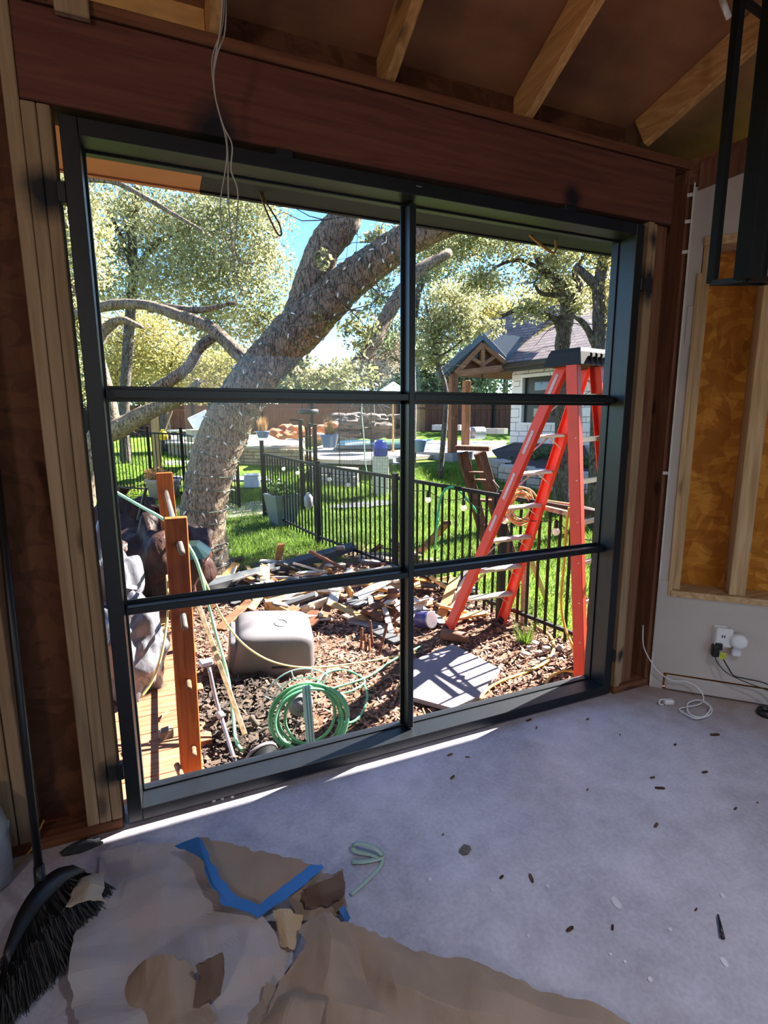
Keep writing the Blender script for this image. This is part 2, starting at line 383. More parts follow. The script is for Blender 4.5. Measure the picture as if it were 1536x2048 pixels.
for x0, x1 in ((-3.4, -1.24), (-1.236, -.045)):
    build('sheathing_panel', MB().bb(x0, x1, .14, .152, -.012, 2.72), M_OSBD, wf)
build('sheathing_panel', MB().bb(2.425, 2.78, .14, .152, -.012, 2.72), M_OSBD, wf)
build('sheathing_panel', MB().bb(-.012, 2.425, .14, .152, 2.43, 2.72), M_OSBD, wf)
M_TAN = plain('tan_lit_bay', '#d9a25e', .8, vary=.35, scale=9, stretch=(1, 1, 2.5), bump=.2)  # bright tan colour stands for bounced daylight on the soffit in one rafter bay
rx = [-.77, -.15, .47, 1.09, 1.72]
for a, b in zip([-1.4]+rx, rx+[2.36]):
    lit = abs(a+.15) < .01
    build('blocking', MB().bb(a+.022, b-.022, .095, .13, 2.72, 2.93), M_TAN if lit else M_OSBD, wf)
build('cleat', MB().bb(.02, .11, -.03, -.004, 2.655, 2.72, .003), M_STUD, wf)
build('cleat', MB().bb(-.134, .0, -.02, -.004, 2.682, 2.72, .003), M_STUD, wf)

# ---- the 45 degree wall on the right
RW0 = np.array([2.70, -.03, 0.]); RWD = np.array([.70711, -.70711, 0.]); RWN = np.array([.70711, .70711, 0.])
def rw(t, z, off=0.): return RW0+RWD*t+RWN*off+np.array([0, 0, z])
def rwbox(t0, t1, z0, z1, o0, o1, bev=0):
    c = rw((t0+t1)/2, (z0+z1)/2, (o0+o1)/2); return MB().box(c, (t1-t0, o1-o0, z1-z0), rz(-pi/4), bev)
wr = thing('wall_right', 'pale painted drywall angled at 45 degrees with cut-open stud bay', 'wall', tuple(rw(0, -.012)), kind='structure')
build('drywall_panel', rwbox(-.016, .045, -.012, 2.60, 0, .013), M_DRY, wr)
build('drywall_panel', rwbox(.045, 4.9, .085, .555, 0, .013), M_DRY, wr)
build('drywall_panel', rwbox(.045, 4.9, 2.365, 2.60, 0, .013), M_DRY, wr)
dv = MB().prism([tuple(rw(.045, 2.6)), tuple(rw(4.9, 2.6)), tuple(rw(4.9, 3.9)), tuple(rw(.045, 2.605))], tuple(RWN*.013)); build('drywall_panel', dv, M_DRY, wr)
build('drywall_panel', rwbox(1.35, 4.9, .555, 2.365, 0, .013), M_DRY, wr)
build('drywall_patch', rwbox(-.018, .03, .20, .62, -.004, 0), M_DRY, wr)
build('drywall_patch', rwbox(.0, .036, 1.86, 2.05, -.003, 0, .002), M_DRY, wr)
build('corner_bead', rwbox(-.02, -.012, -.01, 2.62, -.003, .014), plain('corner_bead_metal', '#d5d0c8', .6), wr)
for z in (2.30, 2.44, 2.56, 1.2): build('bead_tab', rwbox(-.045, -.018, z, z+.016, .0, .008), MATS['corner_bead_metal'], wr)
build('stud', rwbox(.05, .088, .57, 2.36, .012, .15, .002), M_TRIMW, wr)
build('stud', rwbox(.318, .392, .57, 2.33, .015, .15, .002), M_TRIMW, wr)
build('stud', rwbox(.75, .79, .57, 2.33, .015, .15, .002), M_TRIMW, wr); build('stud', rwbox(1.31, 1.35, .57, 2.33, .015, .15, .002), M_TRIMW, wr)
build('sill_plate', rwbox(.042, 1.4, .535, .57, -.012, .15, .002), wood('pine_trim_across', '#c8a77c', '#a8845a', 0, objvar=.05), wr)
build('opening_header', rwbox(.045, 1.4, 2.325, 2.365, -.01, .15, .002), MATS['pine_trim_across'], wr)
build('opening_trim', rwbox(.028, .05, .535, 2.20, -.008, .004, .001), M_TRIMW, wr)
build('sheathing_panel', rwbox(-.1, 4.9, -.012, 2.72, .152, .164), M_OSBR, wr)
build('top_plate', MB().prism([tuple(rw(-.06, 2.62, .004)), tuple(rw(-.06, 2.72, .004)), tuple(rw(4.9, 4.02, .004)), tuple(rw(4.9, 3.88, .004)), tuple(rw(.3, 2.66, .004)), tuple(rw(.04, 2.60, .004))], tuple(RWN*.14)), M_PLATE, wr)
build('ledger_board', MB().prism([tuple(rw(.0, 2.58, -.006)), tuple(rw(.0, 2.70, -.006)), tuple(rw(.5, 2.86, -.006)), tuple(rw(.5, 2.72, -.006))], tuple(RWN*.01)), M_STUDR, wr)
bbd = build('baseboard_right', rwbox(.058, 4.9, -.004, .078, -.014, 0, .003), M_DRY); tag(bbd, 'low painted baseboard along the foot of the angled drywall', 'baseboard', kind='structure')
# rest of the shell, behind the camera
wl_ = thing('wall_left', 'sheathed timber wall on the left of the room', 'wall', (-3.4, -3, -.012), kind='structure')
build('sheathing_panel', MB().bb(-3.42, -3.4, -6.4, .15, -.012, 4.6), M_OSBD, wl_)
wb = thing('wall_back', 'drywall wall behind with a wide open doorway', 'wall', (1.5, -6.4, -.012), kind='structure')
for a in ((-3.4, .6, -.012, 3.2), (4.6, 6.4, -.012, 3.2), (.6, 4.6, 2.5, 3.2)): build('drywall_panel', MB().bb(a[0], a[1], -6.42, -6.4, a[2], a[3]), M_DRY, wb)

# ---- ceiling: rafters and roof deck
SL = .52
ce = thing('ceiling', 'sloping roof of bare rafters and brown plywood deck', 'ceiling', (1, -1.5, 2.72), kind='structure')
def under(y): return 2.733-SL*y
def rafter(x, y0=.50, y1=-4.3, x1=None, m=M_RAFT):
    x1 = x if x1 is None else x1
    dn = Vector((0, SL, 1)).normalized()
    a = Vector((x, y0, under(y0))); b = Vector((x1, y1, under(y1)))
    return build('rafter', MB().bar(a+dn*.07, b+dn*.07, .04, .14, up=dn, bev=.003), m, ce)
def plane_under(px, py):
    d = ray(px, py); t = (2.733-SL*CAM[1]-CAM[2])/(d[2]+SL*d[1]); return CAM+d*t
for x in (-2.63, -2.01, -1.39, -.77, -.15, .47, 1.09, 1.72): rafter(x)
e = plane_under(1560, 55); rafter(2.37, .0, e[1]-1.2, 2.37+(e[0]-2.37)*(0-e[1]+1.2)/(0-e[1]))
for x in (3.0, 3.62, 4.24): rafter(x, -1.0)
dn = Vector((0, SL, 1)).normalized()
for i in range(5):
    for j in range(2):
        x0 = -3.4+i*1.96; ya = .53-j*2.42; yb = ya-2.416 if j == 0 else -4.3
        o = MB(); P = []
        for (x, y) in ((x0, ya), (x0+1.957, ya), (x0+1.957, yb), (x0, yb)): P.append(tuple(Vector((x, y, under(y)))+dn*.141))
        build('roof_deck_panel', o.prism(P, tuple(dn*.016)), M_DECK, ce)
P = [tuple(Vector((x, y, under(y)))+dn*.158) for (x, y) in ((-3.5, .54), (6.5, .54), (6.5, -4.4), (-3.5, -4.4))]
build('roof_covering', MB().prism(P, tuple(dn*.02)), plain('roof_felt', '#2b2926', .9), ce)
build('ceiling_back_slope', MB().prism([(-3.5, -4.3, 5.0), (6.5, -4.3, 5.0), (6.5, -6.5, 3.2), (-3.5, -6.5, 3.2)], (0, 0, .02)), M_DECK, ce)
build('gable_panel', MB().prism([(-3.42, .1, 2.7), (-3.42, -4.3, 5.0), (-3.42, -6.5, 3.2), (-3.42, -6.5, 2.6)], (.02, 0, 0)), M_OSBD, ce)
build('gable_panel', MB().prism([(6.4, .1, 2.7), (6.4, -4.3, 5.0), (6.4, -6.5, 3.2), (6.4, -6.5, -.0), (6.4, -3.6, 0)], (.02, 0, 0)), M_OSBD, ce)
# eave outside the window
ev = thing('trim_1', 'roof eave seen outside above the window, tan board on the left and dark board beyond', 'eave', (1.5, .5, 2.45), kind='structure')
build('soffit_board', MB().bb(-3.4, .44, .155, .53, 2.447, 2.459), plain('tan_soffit', '#b5835c', .8, vary=.15, scale=4), ev)
build('soffit_board', MB().bb(.442, 3.5, .155, .53, 2.447, 2.459), plain('slate_soffit', '#121828', .7, vary=.1), ev)
build('fascia_board', MB().bb(-3.4, .44, .53, .552, 2.44, 2.58), MATS['tan_soffit'], ev)
build('fascia_board', MB().bb(.442, 3.5, .53, .552, 2.44, 2.58), MATS['slate_soffit'], ev)

# ---- steel window
win = thing('window_1', 'large black steel six-pane window standing on the floor', 'window', (1.2, .06, 0), kind='structure')
Wd, Ht, FW, GD, LIP = 2.4037, 2.4, .049, .1148, .0563
def wbx(nm, *a, bev=.002, m=M_STEEL): return build(nm, MB().bb(*a, bev), m, win)
wbx('jamb', 0, FW, 0, .15, 0, Ht); wbx('jamb', Wd-FW, Wd, 0, .15, 0, Ht)
wbx('head', FW, Wd-FW, 0, .15, Ht-FW, Ht); wbx('sill', FW, Wd-FW, 0, .15, 0, FW)
for a in ((FW, LIP, .1, .128, FW, Ht-FW), (Wd-LIP, Wd-FW, .1, .128, FW, Ht-FW), (LIP, Wd-LIP, .1, .128, FW, LIP), (LIP, Wd-LIP, .1, .128, Ht-LIP, Ht-FW)): wbx('glazing_stop', *a, bev=.001)
XM = 1.2075; ZM = (1.588, .808)
mu = wbx('mullion', XM-.014, XM+.014, .058, .112, LIP, Ht-LIP); build('flange', MB().bb(XM-.028, XM+.028, .112, .122, LIP, Ht-LIP, .001), M_STEEL, mu)
for z in ZM:
    for x0, x1 in ((LIP-.004, XM-.014), (XM+.014, Wd-LIP+.004)):
        mu = wbx('muntin', x0, x1, .060, .112, z-.014, z+.014); build('flange', MB().bb(x0, x1, .112, .122, z-.027, z+.027, .001), M_STEEL, mu)
zs = [LIP, ZM[1], ZM[0], Ht-LIP]
for k in range(3):
    for x0, x1 in ((LIP, XM), (XM, Wd-LIP)): build('pane', MB().bb(x0+.002, x1-.002, .1245, .1275, zs[k]+.002, zs[k+1]-.002), M_GLASS, win)
for (x, z) in ((-.011, WY(125, 384, 0)[2]), (-.011, WY(240, 1545, 0)[2]), (Wd+.011, WY(1300, 570, 0)[2]), (Wd+.011, WY(1240, 1310, 0)[2])): wbx('mounting_tab', x-.012, x+.012, -.004, .03, z-.03, z+.03)
for x in (.68, 1.95): wbx('mounting_tab', x-.03, x+.03, -.004, .03, Ht-.002, Ht+.02)
wbx('mounting_screw', 1.19, 1.215, -.004, 0, Ht-.02, Ht-.015, m=plain('bright_screw', '#9a9a9a', .3, .9))

# ---- pendant lantern frame, top right
PL = A(1478, 330, 1.75); 
def lantern():
    s0 = 1.62
    b0 = A(1424, 566, s0); b1 = A(1492, 558, s0-.16); b2 = A(1590, 560, s0+.06)
    t = thing('lantern_pendant', 'black metal open-frame lantern pendant hanging at the top right', 'pendant light', tuple(b1))
    b3 = b0+(b2-b1); H = .72
    up = np.array([0, 0, 1.])
    for p, wdt in ((b0, .022), (b1, .042), (b2, .034), (b3, .022)): build('frame_post', MB().bar(p, p+up*H, wdt, wdt, (1, 0, 0), .001), M_BLACKM, t)
    for zz in (0, H):
        for p, q in ((b0, b1), (b1, b2), (b2, b3), (b3, b0)): build('frame_rail', MB().bar(p+up*zz, q+up*zz, .014, .014), M_BLACKM, t)
    c = (b0+b1+b2+b3)/4
    for p in (b0, b1, b2, b3): build('top_arm', MB().bar(p+up*H, c+up*(H+.18), .012, .012), M_BLACKM, t)
    build('stem', MB().tube([c+up*(H+.18), c+up*(H+.85)], .008), M_BLACKM, t)
    build('candle_holder', MB().lathe(tuple(c+up*.25), [(.012, -.05), (.03, -.05), (.03, -.04), (.012, -.03), (.012, .1)], 12), M_BLACKM, t)
lantern()

# ---- wires hanging from the ceiling
def RWP(px, py, off=-.03):
    d = ray(px, py); return CAM+d*(((RW0-CAM)@RWN+off)/(d@RWN))
def cable(name, label, cat, pts, r, m, group=None, n=6, sub=6, parent=None):
    o = build(name, MB().tube(catmull(pts, sub), r, n), m, parent, smooth=True)
    return tag(o, label, cat, group) if parent is None else o
M_WIRE = plain('grey_wire', '#b9b1a6', .6)
top = plane_under(449, -40)
s1 = 1.75
cable('ceiling_wire', 'pale wire hanging from the rafters with its end curling right before the window', 'wire', [tuple(A(447, -40, s1)), A(440, 60, s1), A(428, 130, s1), A(430, 190, s1), A(446, 250, s1), A(464, 290, s1), A(462, 340, s1), A(475, 380, s1), A(474, 440, s1), A(470, 500, s1+.05), A(485, 525, s1+.05), A(508, 527, s1+.05)], .0022, M_WIRE)
cable('ceiling_wire', 'pale wire hanging from the rafters, longest of the three before the window', 'wire', [tuple(A(452, -40, s1+.02)), A(450, 60, s1+.02), A(434, 110, s1+.02), A(427, 170, s1+.02), A(442, 240, s1+.02), A(454, 285, s1+.02), A(457, 400, s1+.02), A(463, 480, s1), A(470, 540, s1), A(485, 592, s1)], .0022, M_WIRE)
cable('ceiling_wire', 'pale wire hanging from the rafters, leftmost of the three before the window', 'wire', [tuple(A(449, -40, s1+.01)), A(445, 50, s1+.01), A(424, 120, s1+.01), A(432, 200, s1+.01), A(452, 280, s1+.01), A(452, 330, s1+.01), A(440, 410, s1+.01), A(447, 470, s1+.01), A(466, 508, s1+.01)], .0018, M_WIRE)
cable('conduit_pipe', 'short white conduit pipe poking down between rafters at top right', 'pipe', [plane_under(1440, -30)-np.array([0, 0, .02]), A(1447, 8, 1.9), A(1458, 36, 1.9)], .009, M_WHITEP)
M_TANC = plain('tan_cable', '#b98a4a', .6)
q = .45
cable('soffit_cable', 'dark brown cable loop hanging from the eave outside the left pane', 'cable', [WY(512, 362, q), WY(520, 385, q), WY(532, 420, q), WY(548, 455, q), WY(557, 470, q), WY(563, 468, q), WY(558, 447, q), WY(545, 425, q), WY(530, 400, q), WY(518, 364, q)], .004, plain('brown_cable', '#7a5428', .6))
cable('soffit_cable', 'tan cable hanging in a V from the eave outside the right pane', 'cable', [WY(1042, 452, q), WY(1065, 475, q), WY(1090, 496, q), WY(1108, 506, q), WY(1112, 490, q), WY(1111, 465, q)], .007, M_TANC)

# ---- outlet and cords on the angled wall
t = thing('wall_outlet', 'white wall outlet with surge adapter on the angled drywall', 'outlet', tuple(rw(.33, .23, -.02)))
build('cover_plate', rwbox(.262, .325, .275, .40, -.008, 0, .003), M_WHITEP, t)
ab_ = build('adapter_body', rwbox(.268, .35, .29, .395, -.035, -.008, .008), M_WHITEP, t)
build('slot', rwbox(.297, .302, .345, .36, -.0365, -.035), M_BLACKP, ab_); build('slot', rwbox(.308, .313, .345, .36, -.0365, -.035), M_BLACKP, ab_)
t = thing('plug_charger', 'rounded white plug-in charger on the outlet adapter', 'charger', tuple(rw(.37, .33, -.03)))
build('body', MB().lathe(tuple(rw(.375, .335, -.008)), [(.034, 0), (.04, .006), (.04, .035), (.034, .045), (.02, .048)], 20, Matrix((tuple(RWD), (0, 0, 1), tuple(-RWN))).transposed()), M_WHITEP, t, True)
build('lower_tab', rwbox(.35, .395, .245, .29, -.03, 0, .008), M_WHITEP, t)
t = thing('black_plug', 'black power plug with yellow tag in the wall outlet', 'plug', tuple(rw(.28, .26, -.03)))
pb0 = build('body', rwbox(.258, .292, .235, .30, -.05, -.008, .006), M_BLACKP, t); build('prong_block', rwbox(.27, .305, .275, .315, -.045, -.035, .005), M_BLACKP, t)
build('yellow_tag', rwbox(.292, .322, .232, .268, -.05, -.045), plain('yellow_green_tag', '#b7c12a', .6, vary=.3, scale=60), pb0)
cable('power_cord', 'thin black cord hanging from the black plug toward the right edge', 'cord', [rw(.275, .236, -.04), rw(.29, .205, -.05), rw(.33, .165, -.06), rw(.38, .145, -.07), rw(.44, .125, -.07), rw(.52, .105, -.08), rw(.62, .05, -.09), rw(.7, .0, -.1)], .0026, M_BLACKP)
cable('power_cord', 'thicker black cord leaving the yellow-tagged plug to the right', 'cord', [rw(.31, .235, -.045), rw(.335, .195, -.055), rw(.365, .155, -.065), rw(.42, .148, -.065), rw(.50, .142, -.07), rw(.56, .11, -.08), rw(.64, .03, -.1), rw(.72, .0, -.12)], .0035, M_BLACKP)
z = .004
cable('white_cable', 'white cable looped in a loose coil on the floor by the angled wall', 'cable', [RWP(1286, 1250, .02), RWP(1287, 1292, -.01), RWP(1303, 1325), RWP(1318, 1345), RWP(1345, 1361, -.035), RWP(1372, 1363, -.04), RWP(1395, 1375, -.05), GZ(1407, 1395, .012), GZ(1398, 1409, z), GZ(1360, 1417, z), GZ(1372, 1428, z), GZ(1392, 1437, z), GZ(1415, 1432, z), GZ(1424, 1420, z), GZ(1415, 1406, z), GZ(1395, 1400, .008), GZ(1375, 1408, .01), GZ(1380, 1428, .01), GZ(1405, 1434, .012), GZ(1421, 1416, .012), GZ(1405, 1402, .012)], .0035, M_WHITEP)
t = thing('junction_clip', 'small white plastic clip lying on the floor near the corner', 'clip', tuple(GZ(1325, 1408, -.012)))
p = GZ(1328, 1408, -.012)
build('body', MB().box((p[0]+.02, p[1]-.01, p[2]+.014), (.05, .03, .026), rz(-.5), .005), M_WHITEP, t)
build('jaw', MB().tube([(p[0]-.02+.018*cos(a), p[1]+.004*sin(a), p[2]+.016+.013*sin(a)) for a in np.linspace(.6, 5.2, 12)], .004, 6), M_WHITEP, t, True)
p = GZ(1532, 1430, -.012)
t = thing('tape_roll', 'black tape roll lying on the floor at the right edge', 'tape', tuple(p))
build('rim', MB().lathe(tuple(p+np.array([0, 0, .001])), [(.03, 0), (.042, .0), (.044, .012), (.04, .03), (.034, .03), (.032, .012)], 22), M_BLACKP, t, True)
build('core', MB().lathe(tuple(p+np.array([0, 0, .001])), [(.02, 0), (.03, .0), (.03, .012), (.02, .013)], 18), M_BLACKM, t)

# ---- bits on the floor
M_CHIP = wood('wood_chip', '#6b4a36', '#3e2a20', 0, objvar=.4); M_FLAKE = plain('plaster_flake', '#cfcad0', .9, vary=.1, objvar=.1)
def chip(px, py, ln, wd_, a, m, lab, grp, cat='debris', nm='wood_splinter', th=.004):
    p = GZ(px, py, -.012); jj = random.uniform(.7, 1)
    mb = MB().prism([(p[0]+x*cos(a)-y*sin(a), p[1]+x*sin(a)+y*cos(a), p[2]+.0005) for x, y in ((-ln/2, -wd_*.3), (-ln*.2, -wd_*.5), (ln*.35, -wd_*.5*jj), (ln/2, 0), (ln*.3, wd_*.45), (-ln*.3, wd_*.5*jj), (-ln*.5, wd_*.2))], (0, 0, th))
    tag(build(nm, mb, m), lab, cat, grp)
for px, py, ln, a in ((1058, 1441, .04, .1), (1073, 1456, .022, .6), (1175, 1439, .02, .2), (905, 1555, .03, .4), (935, 1515, .02, -.6), (900, 1510, .03, .1), (1312, 1651, .03, .3), (1305, 1556, .025, -.2), (1320, 1577, .04, -.5), (1175, 1580, .015, .4), (1471, 1618, .02, .1), (1062, 1757, .035, 1.2), (1140, 1859, .03, .1), (1003, 1755, .02, .3), (1392, 1820, .014, .2), (1515, 1606, .012, 0), (1430, 1470, .05, -.3), (1225, 1856, .02, .7), (886, 1670, .012, .4), (1240, 1470, .012, 1.), (1350, 1490, .02, .2), (1410, 1545, .03, -.2)):
    chip(px, py, ln, ln*.35, a, M_CHIP, 'small dark wood splinter lying on the concrete floor', 'splinters on the concrete floor')
for px, py, ln, a in ((1095, 1773, .014, .2), (1057, 1873, .01, 0), (985, 1781, .016, .9), (1221, 1910, .01, 0), (1250, 1925, .01, .4), (1300, 1960, .014, .3), (1445, 1793, .018, .8), (1340, 1860, .012, .1), (860, 1760, .012, .5)):
    chip(px, py, ln, ln*.8, a, M_FLAKE, 'tiny pale plaster crumb on the concrete floor', 'plaster crumbs on the floor', nm='plaster_crumb')
chip(1232, 1806, .042, .026, 1.25, M_FLAKE, 'largest white plaster flake on the concrete, right of centre', None, nm='plaster_flake', th=.003)
chip(1448, 1925, .028, .016, 1.1, M_FLAKE, 'pale plaster flake near the bottom right of the concrete floor', None, nm='plaster_flake', th=.003)
chip(930, 1700, .05, .04, .3, plain('mud_clod', '#6a635e', .95, vary=.4, scale=60), 'dark round mud smear on the concrete beside the green strap', None, nm='mud_clod', th=.003)
p0 = GZ(1436, 1830, -.004); p1 = GZ(1444, 1868, -.003)
t = thing('marker_pen', 'dark pen lying on the concrete at lower right', 'pen', tuple(GZ(1440, 1850, -.012)))
build('barrel', MB().tube([p0, p0*.5+p1*.5, p1], [.003, .005, .006], 10), M_BLACKP, t, True); build('tip', MB().tube([p1, p1+(p1-p0)*.18], [.006, .0065], 10), plain('dark_brown_tip', '#2c2120', .5), t, True)
# pale green strapping
M_STRAP = plain('pale_green_strap', '#a9c3b8', .4, vary=.08, trans=.2)
def ribbon(pts, wd_, m, up=(0, 0, 1), th=.0012):
    C_ = catmull(pts, 6); V = []; n_ = len(C_)
    for i, c in enumerate(C_):
        t_ = Vector(C_[min(i+1, n_-1)]-C_[max(i-1, 0)]).normalized(); s_ = t_.cross(Vector(up)).normalized()*wd_/2
        V += [tuple(Vector(c)-s_), tuple(Vector(c)+s_), tuple(Vector(c)+s_+Vector((0, 0, th))), tuple(Vector(c)-s_+Vector((0, 0, th)))]
    Fs = [(i*4+k, i*4+(k+1) % 4, i*4+4+(k+1) % 4, i*4+4+k) for i in range(n_-1) for k in range(4)]+[(3, 2, 1, 0), tuple((n_-1)*4+k for k in range(4))]
    return MB().add(V, Fs)
t = thing('plastic_strap', 'pale green plastic strap looped on the concrete beside the paper', 'strap', tuple(GZ(735, 1720, -.012)))
build('loop', ribbon([GZ(704, 1724, -.008), GZ(735, 1722, -.006), GZ(764, 1713, -.003), GZ(752, 1697, .018), GZ(725, 1688, .02), GZ(708, 1690, .012), GZ(712, 1702, .0), GZ(740, 1708, -.004), GZ(766, 1716, -.006)], .02, M_STRAP), M_STRAP, t, True)
build('tail', ribbon([GZ(766, 1716, -.006), GZ(760, 1733, -.008), GZ(735, 1760, -.009), GZ(701, 1790, -.009)], .013, M_STRAP), M_STRAP, t, True)

# ---- crumpled masking paper
def folds(seed, k, amp, size):
    """creased-paper height: broken triangle waves in several directions"""
    rg = np.random.default_rng(seed); k = 6
    th = rg.uniform(0, pi, k); lam = rg.uniform(.09, .34, k); ph = rg.uniform(0, 1, k); wq = rg.uniform(4, 9, (k, 2)); wp = rg.uniform(0, 6, (k, 2))
    def f(x, y):
        h = 0
        for i in range(k):
            u = (x*cos(th[i])+y*sin(th[i]))/lam[i]+ph[i]+.06*sin(wq[i, 0]*x+wp[i, 0])+.06*sin(wq[i, 1]*y+wp[i, 1])
            h += amp*.8*lam[i]*(2*abs(2*(u-math.floor(u+.5)))-1)
        return h
    return f
def sheet(name, ctrl, m, parent=None, label=None, nx=30, ny=30, seed=1, amp=.035, k=9, edge=.12, group=None, cat='paper'):
    """ctrl: rows of (px,py,z) -> crumpled sheet of paper, 1 mm thick"""
    R = len(ctrl); Cn = len(ctrl[0]); W3 = np.array([[GZ(a, b, z) for a, b, z in row] for row in ctrl])
    ctr = W3.reshape(-1, 3).mean(0); f = folds(seed, k, amp, .35); rg = np.random.default_rng(seed+50); V = []
    jr = rg.uniform(-1, 1, (4, 64))
    for j in range(ny):
        v = j/(ny-1)*(R-1); j0 = min(int(v), R-2); fv = v-j0
        for i in range(nx):
            u = i/(nx-1)*(Cn-1); i0 = min(int(u), Cn-2); fu = u-i0
            p = (W3[j0, i0]*(1-fu)+W3[j0, i0+1]*fu)*(1-fv)+(W3[j0+1, i0]*(1-fu)+W3[j0+1, i0+1]*fu)*fv
            x, y = p[0]-ctr[0], p[1]-ctr[1]
            h = f(x, y)-f(0, 0)
            p = p.copy(); p[2] = max(p[2]+h, -.0095)
            if j in (0, ny-1): p[:2] += jr[0 if j == 0 else 1, (i//2) % 64]*.004
            if i in (0, nx-1): p[:2] += jr[2 if i == 0 else 3, (j//2) % 64]*.004
            V.append(tuple(p))
    mb = MB().grid(V, nx, ny); o = build(name, mb, m, parent)
    s_ = o.modifiers.new('thick', 'SOLIDIFY'); s_.thickness = .0012; s_.offset = 1
    if parent is None: tag(o, label, cat, group)
    return o
sheet('masking_paper', [[(205, 1712, .0), (290, 1694, .0), (370, 1690, .02), (400, 1692, .07)], [(188, 1790, .0), (280, 1760, .01), (380, 1760, .01), (425, 1765, .025)], [(150, 1880, .015), (260, 1850, .0), (390, 1830, .01), (520, 1840, .012)], [(138, 1955, .03), (250, 1930, .0), (390, 1900, .0), (585, 1900, .01)], [(152, 2045, .02), (260, 2048, .0), (400, 1990, .0), (560, 1975, .0)], [(200, 2110, .01), (300, 2120, .0), (430, 2100, .0), (540, 2080, .0)]], M_KRAFTG, label='large flat grey-brown masking paper sheet in the lower left foreground', nx=60, ny=60, seed=4, amp=.035)
tp = sheet('taped_paper', [[(398, 1676, .09), (470, 1688, .075), (560, 1712, .06), (645, 1732, .05)], [(408, 1712, .08), (470, 1730, .06), (560, 1745, .05), (610, 1765, .04)], [(425, 1768, .06), (470, 1775, .05), (540, 1782, .04), (572, 1796, .03)], [(455, 1806, .03), (480, 1812, .03), (510, 1818, .03), (535, 1822, .03)]], M_KRAFT, label='crumpled brown paper edged with blue painter\'s tape', seed=9, amp=.02, k=8, nx=36, ny=36)
sheet('tape_strip', [[(350, 1690, 0.057), (395, 1674, 0.110), (402, 1674, 0.112)], [(405, 1720, 0.087), (408, 1720, 0.097), (418, 1716, 0.102)], [(420, 1765, 0.072), (426, 1768, 0.078), (446, 1762, 0.078)], [(448, 1808, 0.052), (460, 1806, 0.052), (478, 1796, 0.057)], [(520, 1830, 0.042), (522, 1822, 0.046), (520, 1806, 0.050)]], M_TAPE, tp, nx=8, ny=24, seed=2, amp=.005)
sheet('tape_strip', [[(520, 1830, 0.042), (522, 1820, 0.048), (518, 1806, 0.052)], [(560, 1806, 0.057), (556, 1796, 0.059), (548, 1786, 0.060)], [(612, 1765, 0.064), (606, 1757, 0.066), (594, 1750, 0.067)], [(650, 1730, 0.072), (638, 1729, 0.074), (622, 1727, 0.074)]], M_TAPE, tp, nx=8, ny=20, seed=2, amp=.005)
sheet('folded_paper', [[(630, 1735, .03), (660, 1736, .06), (684, 1738, .07)], [(590, 1775, .03), (635, 1770, .05), (688, 1760, .05)], [(575, 1800, .03), (620, 1800, .02), (690, 1800, .01)], [(600, 1830, .03), (640, 1835, .01), (694, 1828, .0)]], M_KRAFT, label='stiff folded brown paper corner standing beside the blue taped sheet', seed=13, amp=.06, nx=16, ny=16)
sheet('paper_flap', [[(606, 1790, .03), (640, 1766, .07), (684, 1740, .085)], [(607, 1800, .02), (645, 1790, .05), (690, 1770, .06)], [(610, 1826, .0), (650, 1812, .015), (690, 1800, .01)]], plain('dark_kraft', '#5f4a3e', .8, vary=.2), label='dark brown folded paper flap standing up at the sheet\'s right corner', seed=21, amp=.03, nx=12, ny=12)
tag(build('tape_strip', ribbon([GZ(683, 1815, .02), GZ(690, 1828, .01), GZ(697, 1842, -.008)], .022, M_TAPE), M_TAPE), 'short scrap of blue tape at the edge of the brown paper heap', 'tape')
sheet('torn_paper', [[(240, 1945, .01), (290, 1918, .07), (340, 1920, .06), (385, 1930, .06)], [(225, 1985, .0), (290, 1975, .04), (340, 1975, .05), (400, 1968, .05)], [(235, 2030, .0), (290, 2020, .02), (350, 2030, .03), (420, 2000, .03)], [(250, 2100, .0), (320, 2090, .01), (370, 2090, .02), (440, 2060, .02)]], M_KRAFT, label='torn brown paper piece curling up in the bottom left foreground', seed=31, amp=.04, nx=24, ny=24)
sheet('paper_flap', [[(395, 1925, .09), (420, 1915, .1), (448, 1902, .1)], [(396, 1962, .05), (425, 1960, .06), (450, 1945, .07)], [(384, 2040, .0), (410, 2015, .01), (440, 1995, .02)]], MATS['dark_kraft'], label='dark upright torn paper flap in the bottom foreground', seed=33, amp=.02, nx=12, ny=12)
sheet('paper_strip', [[(602, 1858, .05), (650, 1822, .08), (690, 1850, .05), (760, 1880, .03), (850, 1908, .02), (950, 1938, .01), (1060, 1972, .0), (1260, 2042, .0)], [(610, 1900, .05), (665, 1880, .08), (715, 1915, .02), (770, 1920, .03), (860, 1955, .04), (960, 1985, .03), (1080, 2010, .02), (1270, 2070, .0)], [(560, 1965, .02), (660, 1945, .06), (730, 1965, .01), (790, 1975, .05), (870, 2000, .05), (970, 2030, .03), (1090, 2060, .01), (1280, 2110, .0)], [(540, 2010, .03), (640, 2005, .04), (740, 2020, .04), (800, 2040, .02), (890, 2060, .0), (980, 2090, .0), (1100, 2110, .0), (1290, 2150, .0)], [(520, 2090, .0), (620, 2090, .0), (720, 2100, .0), (800, 2110, .0), (900, 2130, .0), (1000, 2140, .0), (1120, 2160, .0), (1300, 2190, .0)]], M_KRAFT, label='long brown paper strip crumpled along the bottom of the floor', seed=41, amp=.035, k=12, nx=80, ny=44)
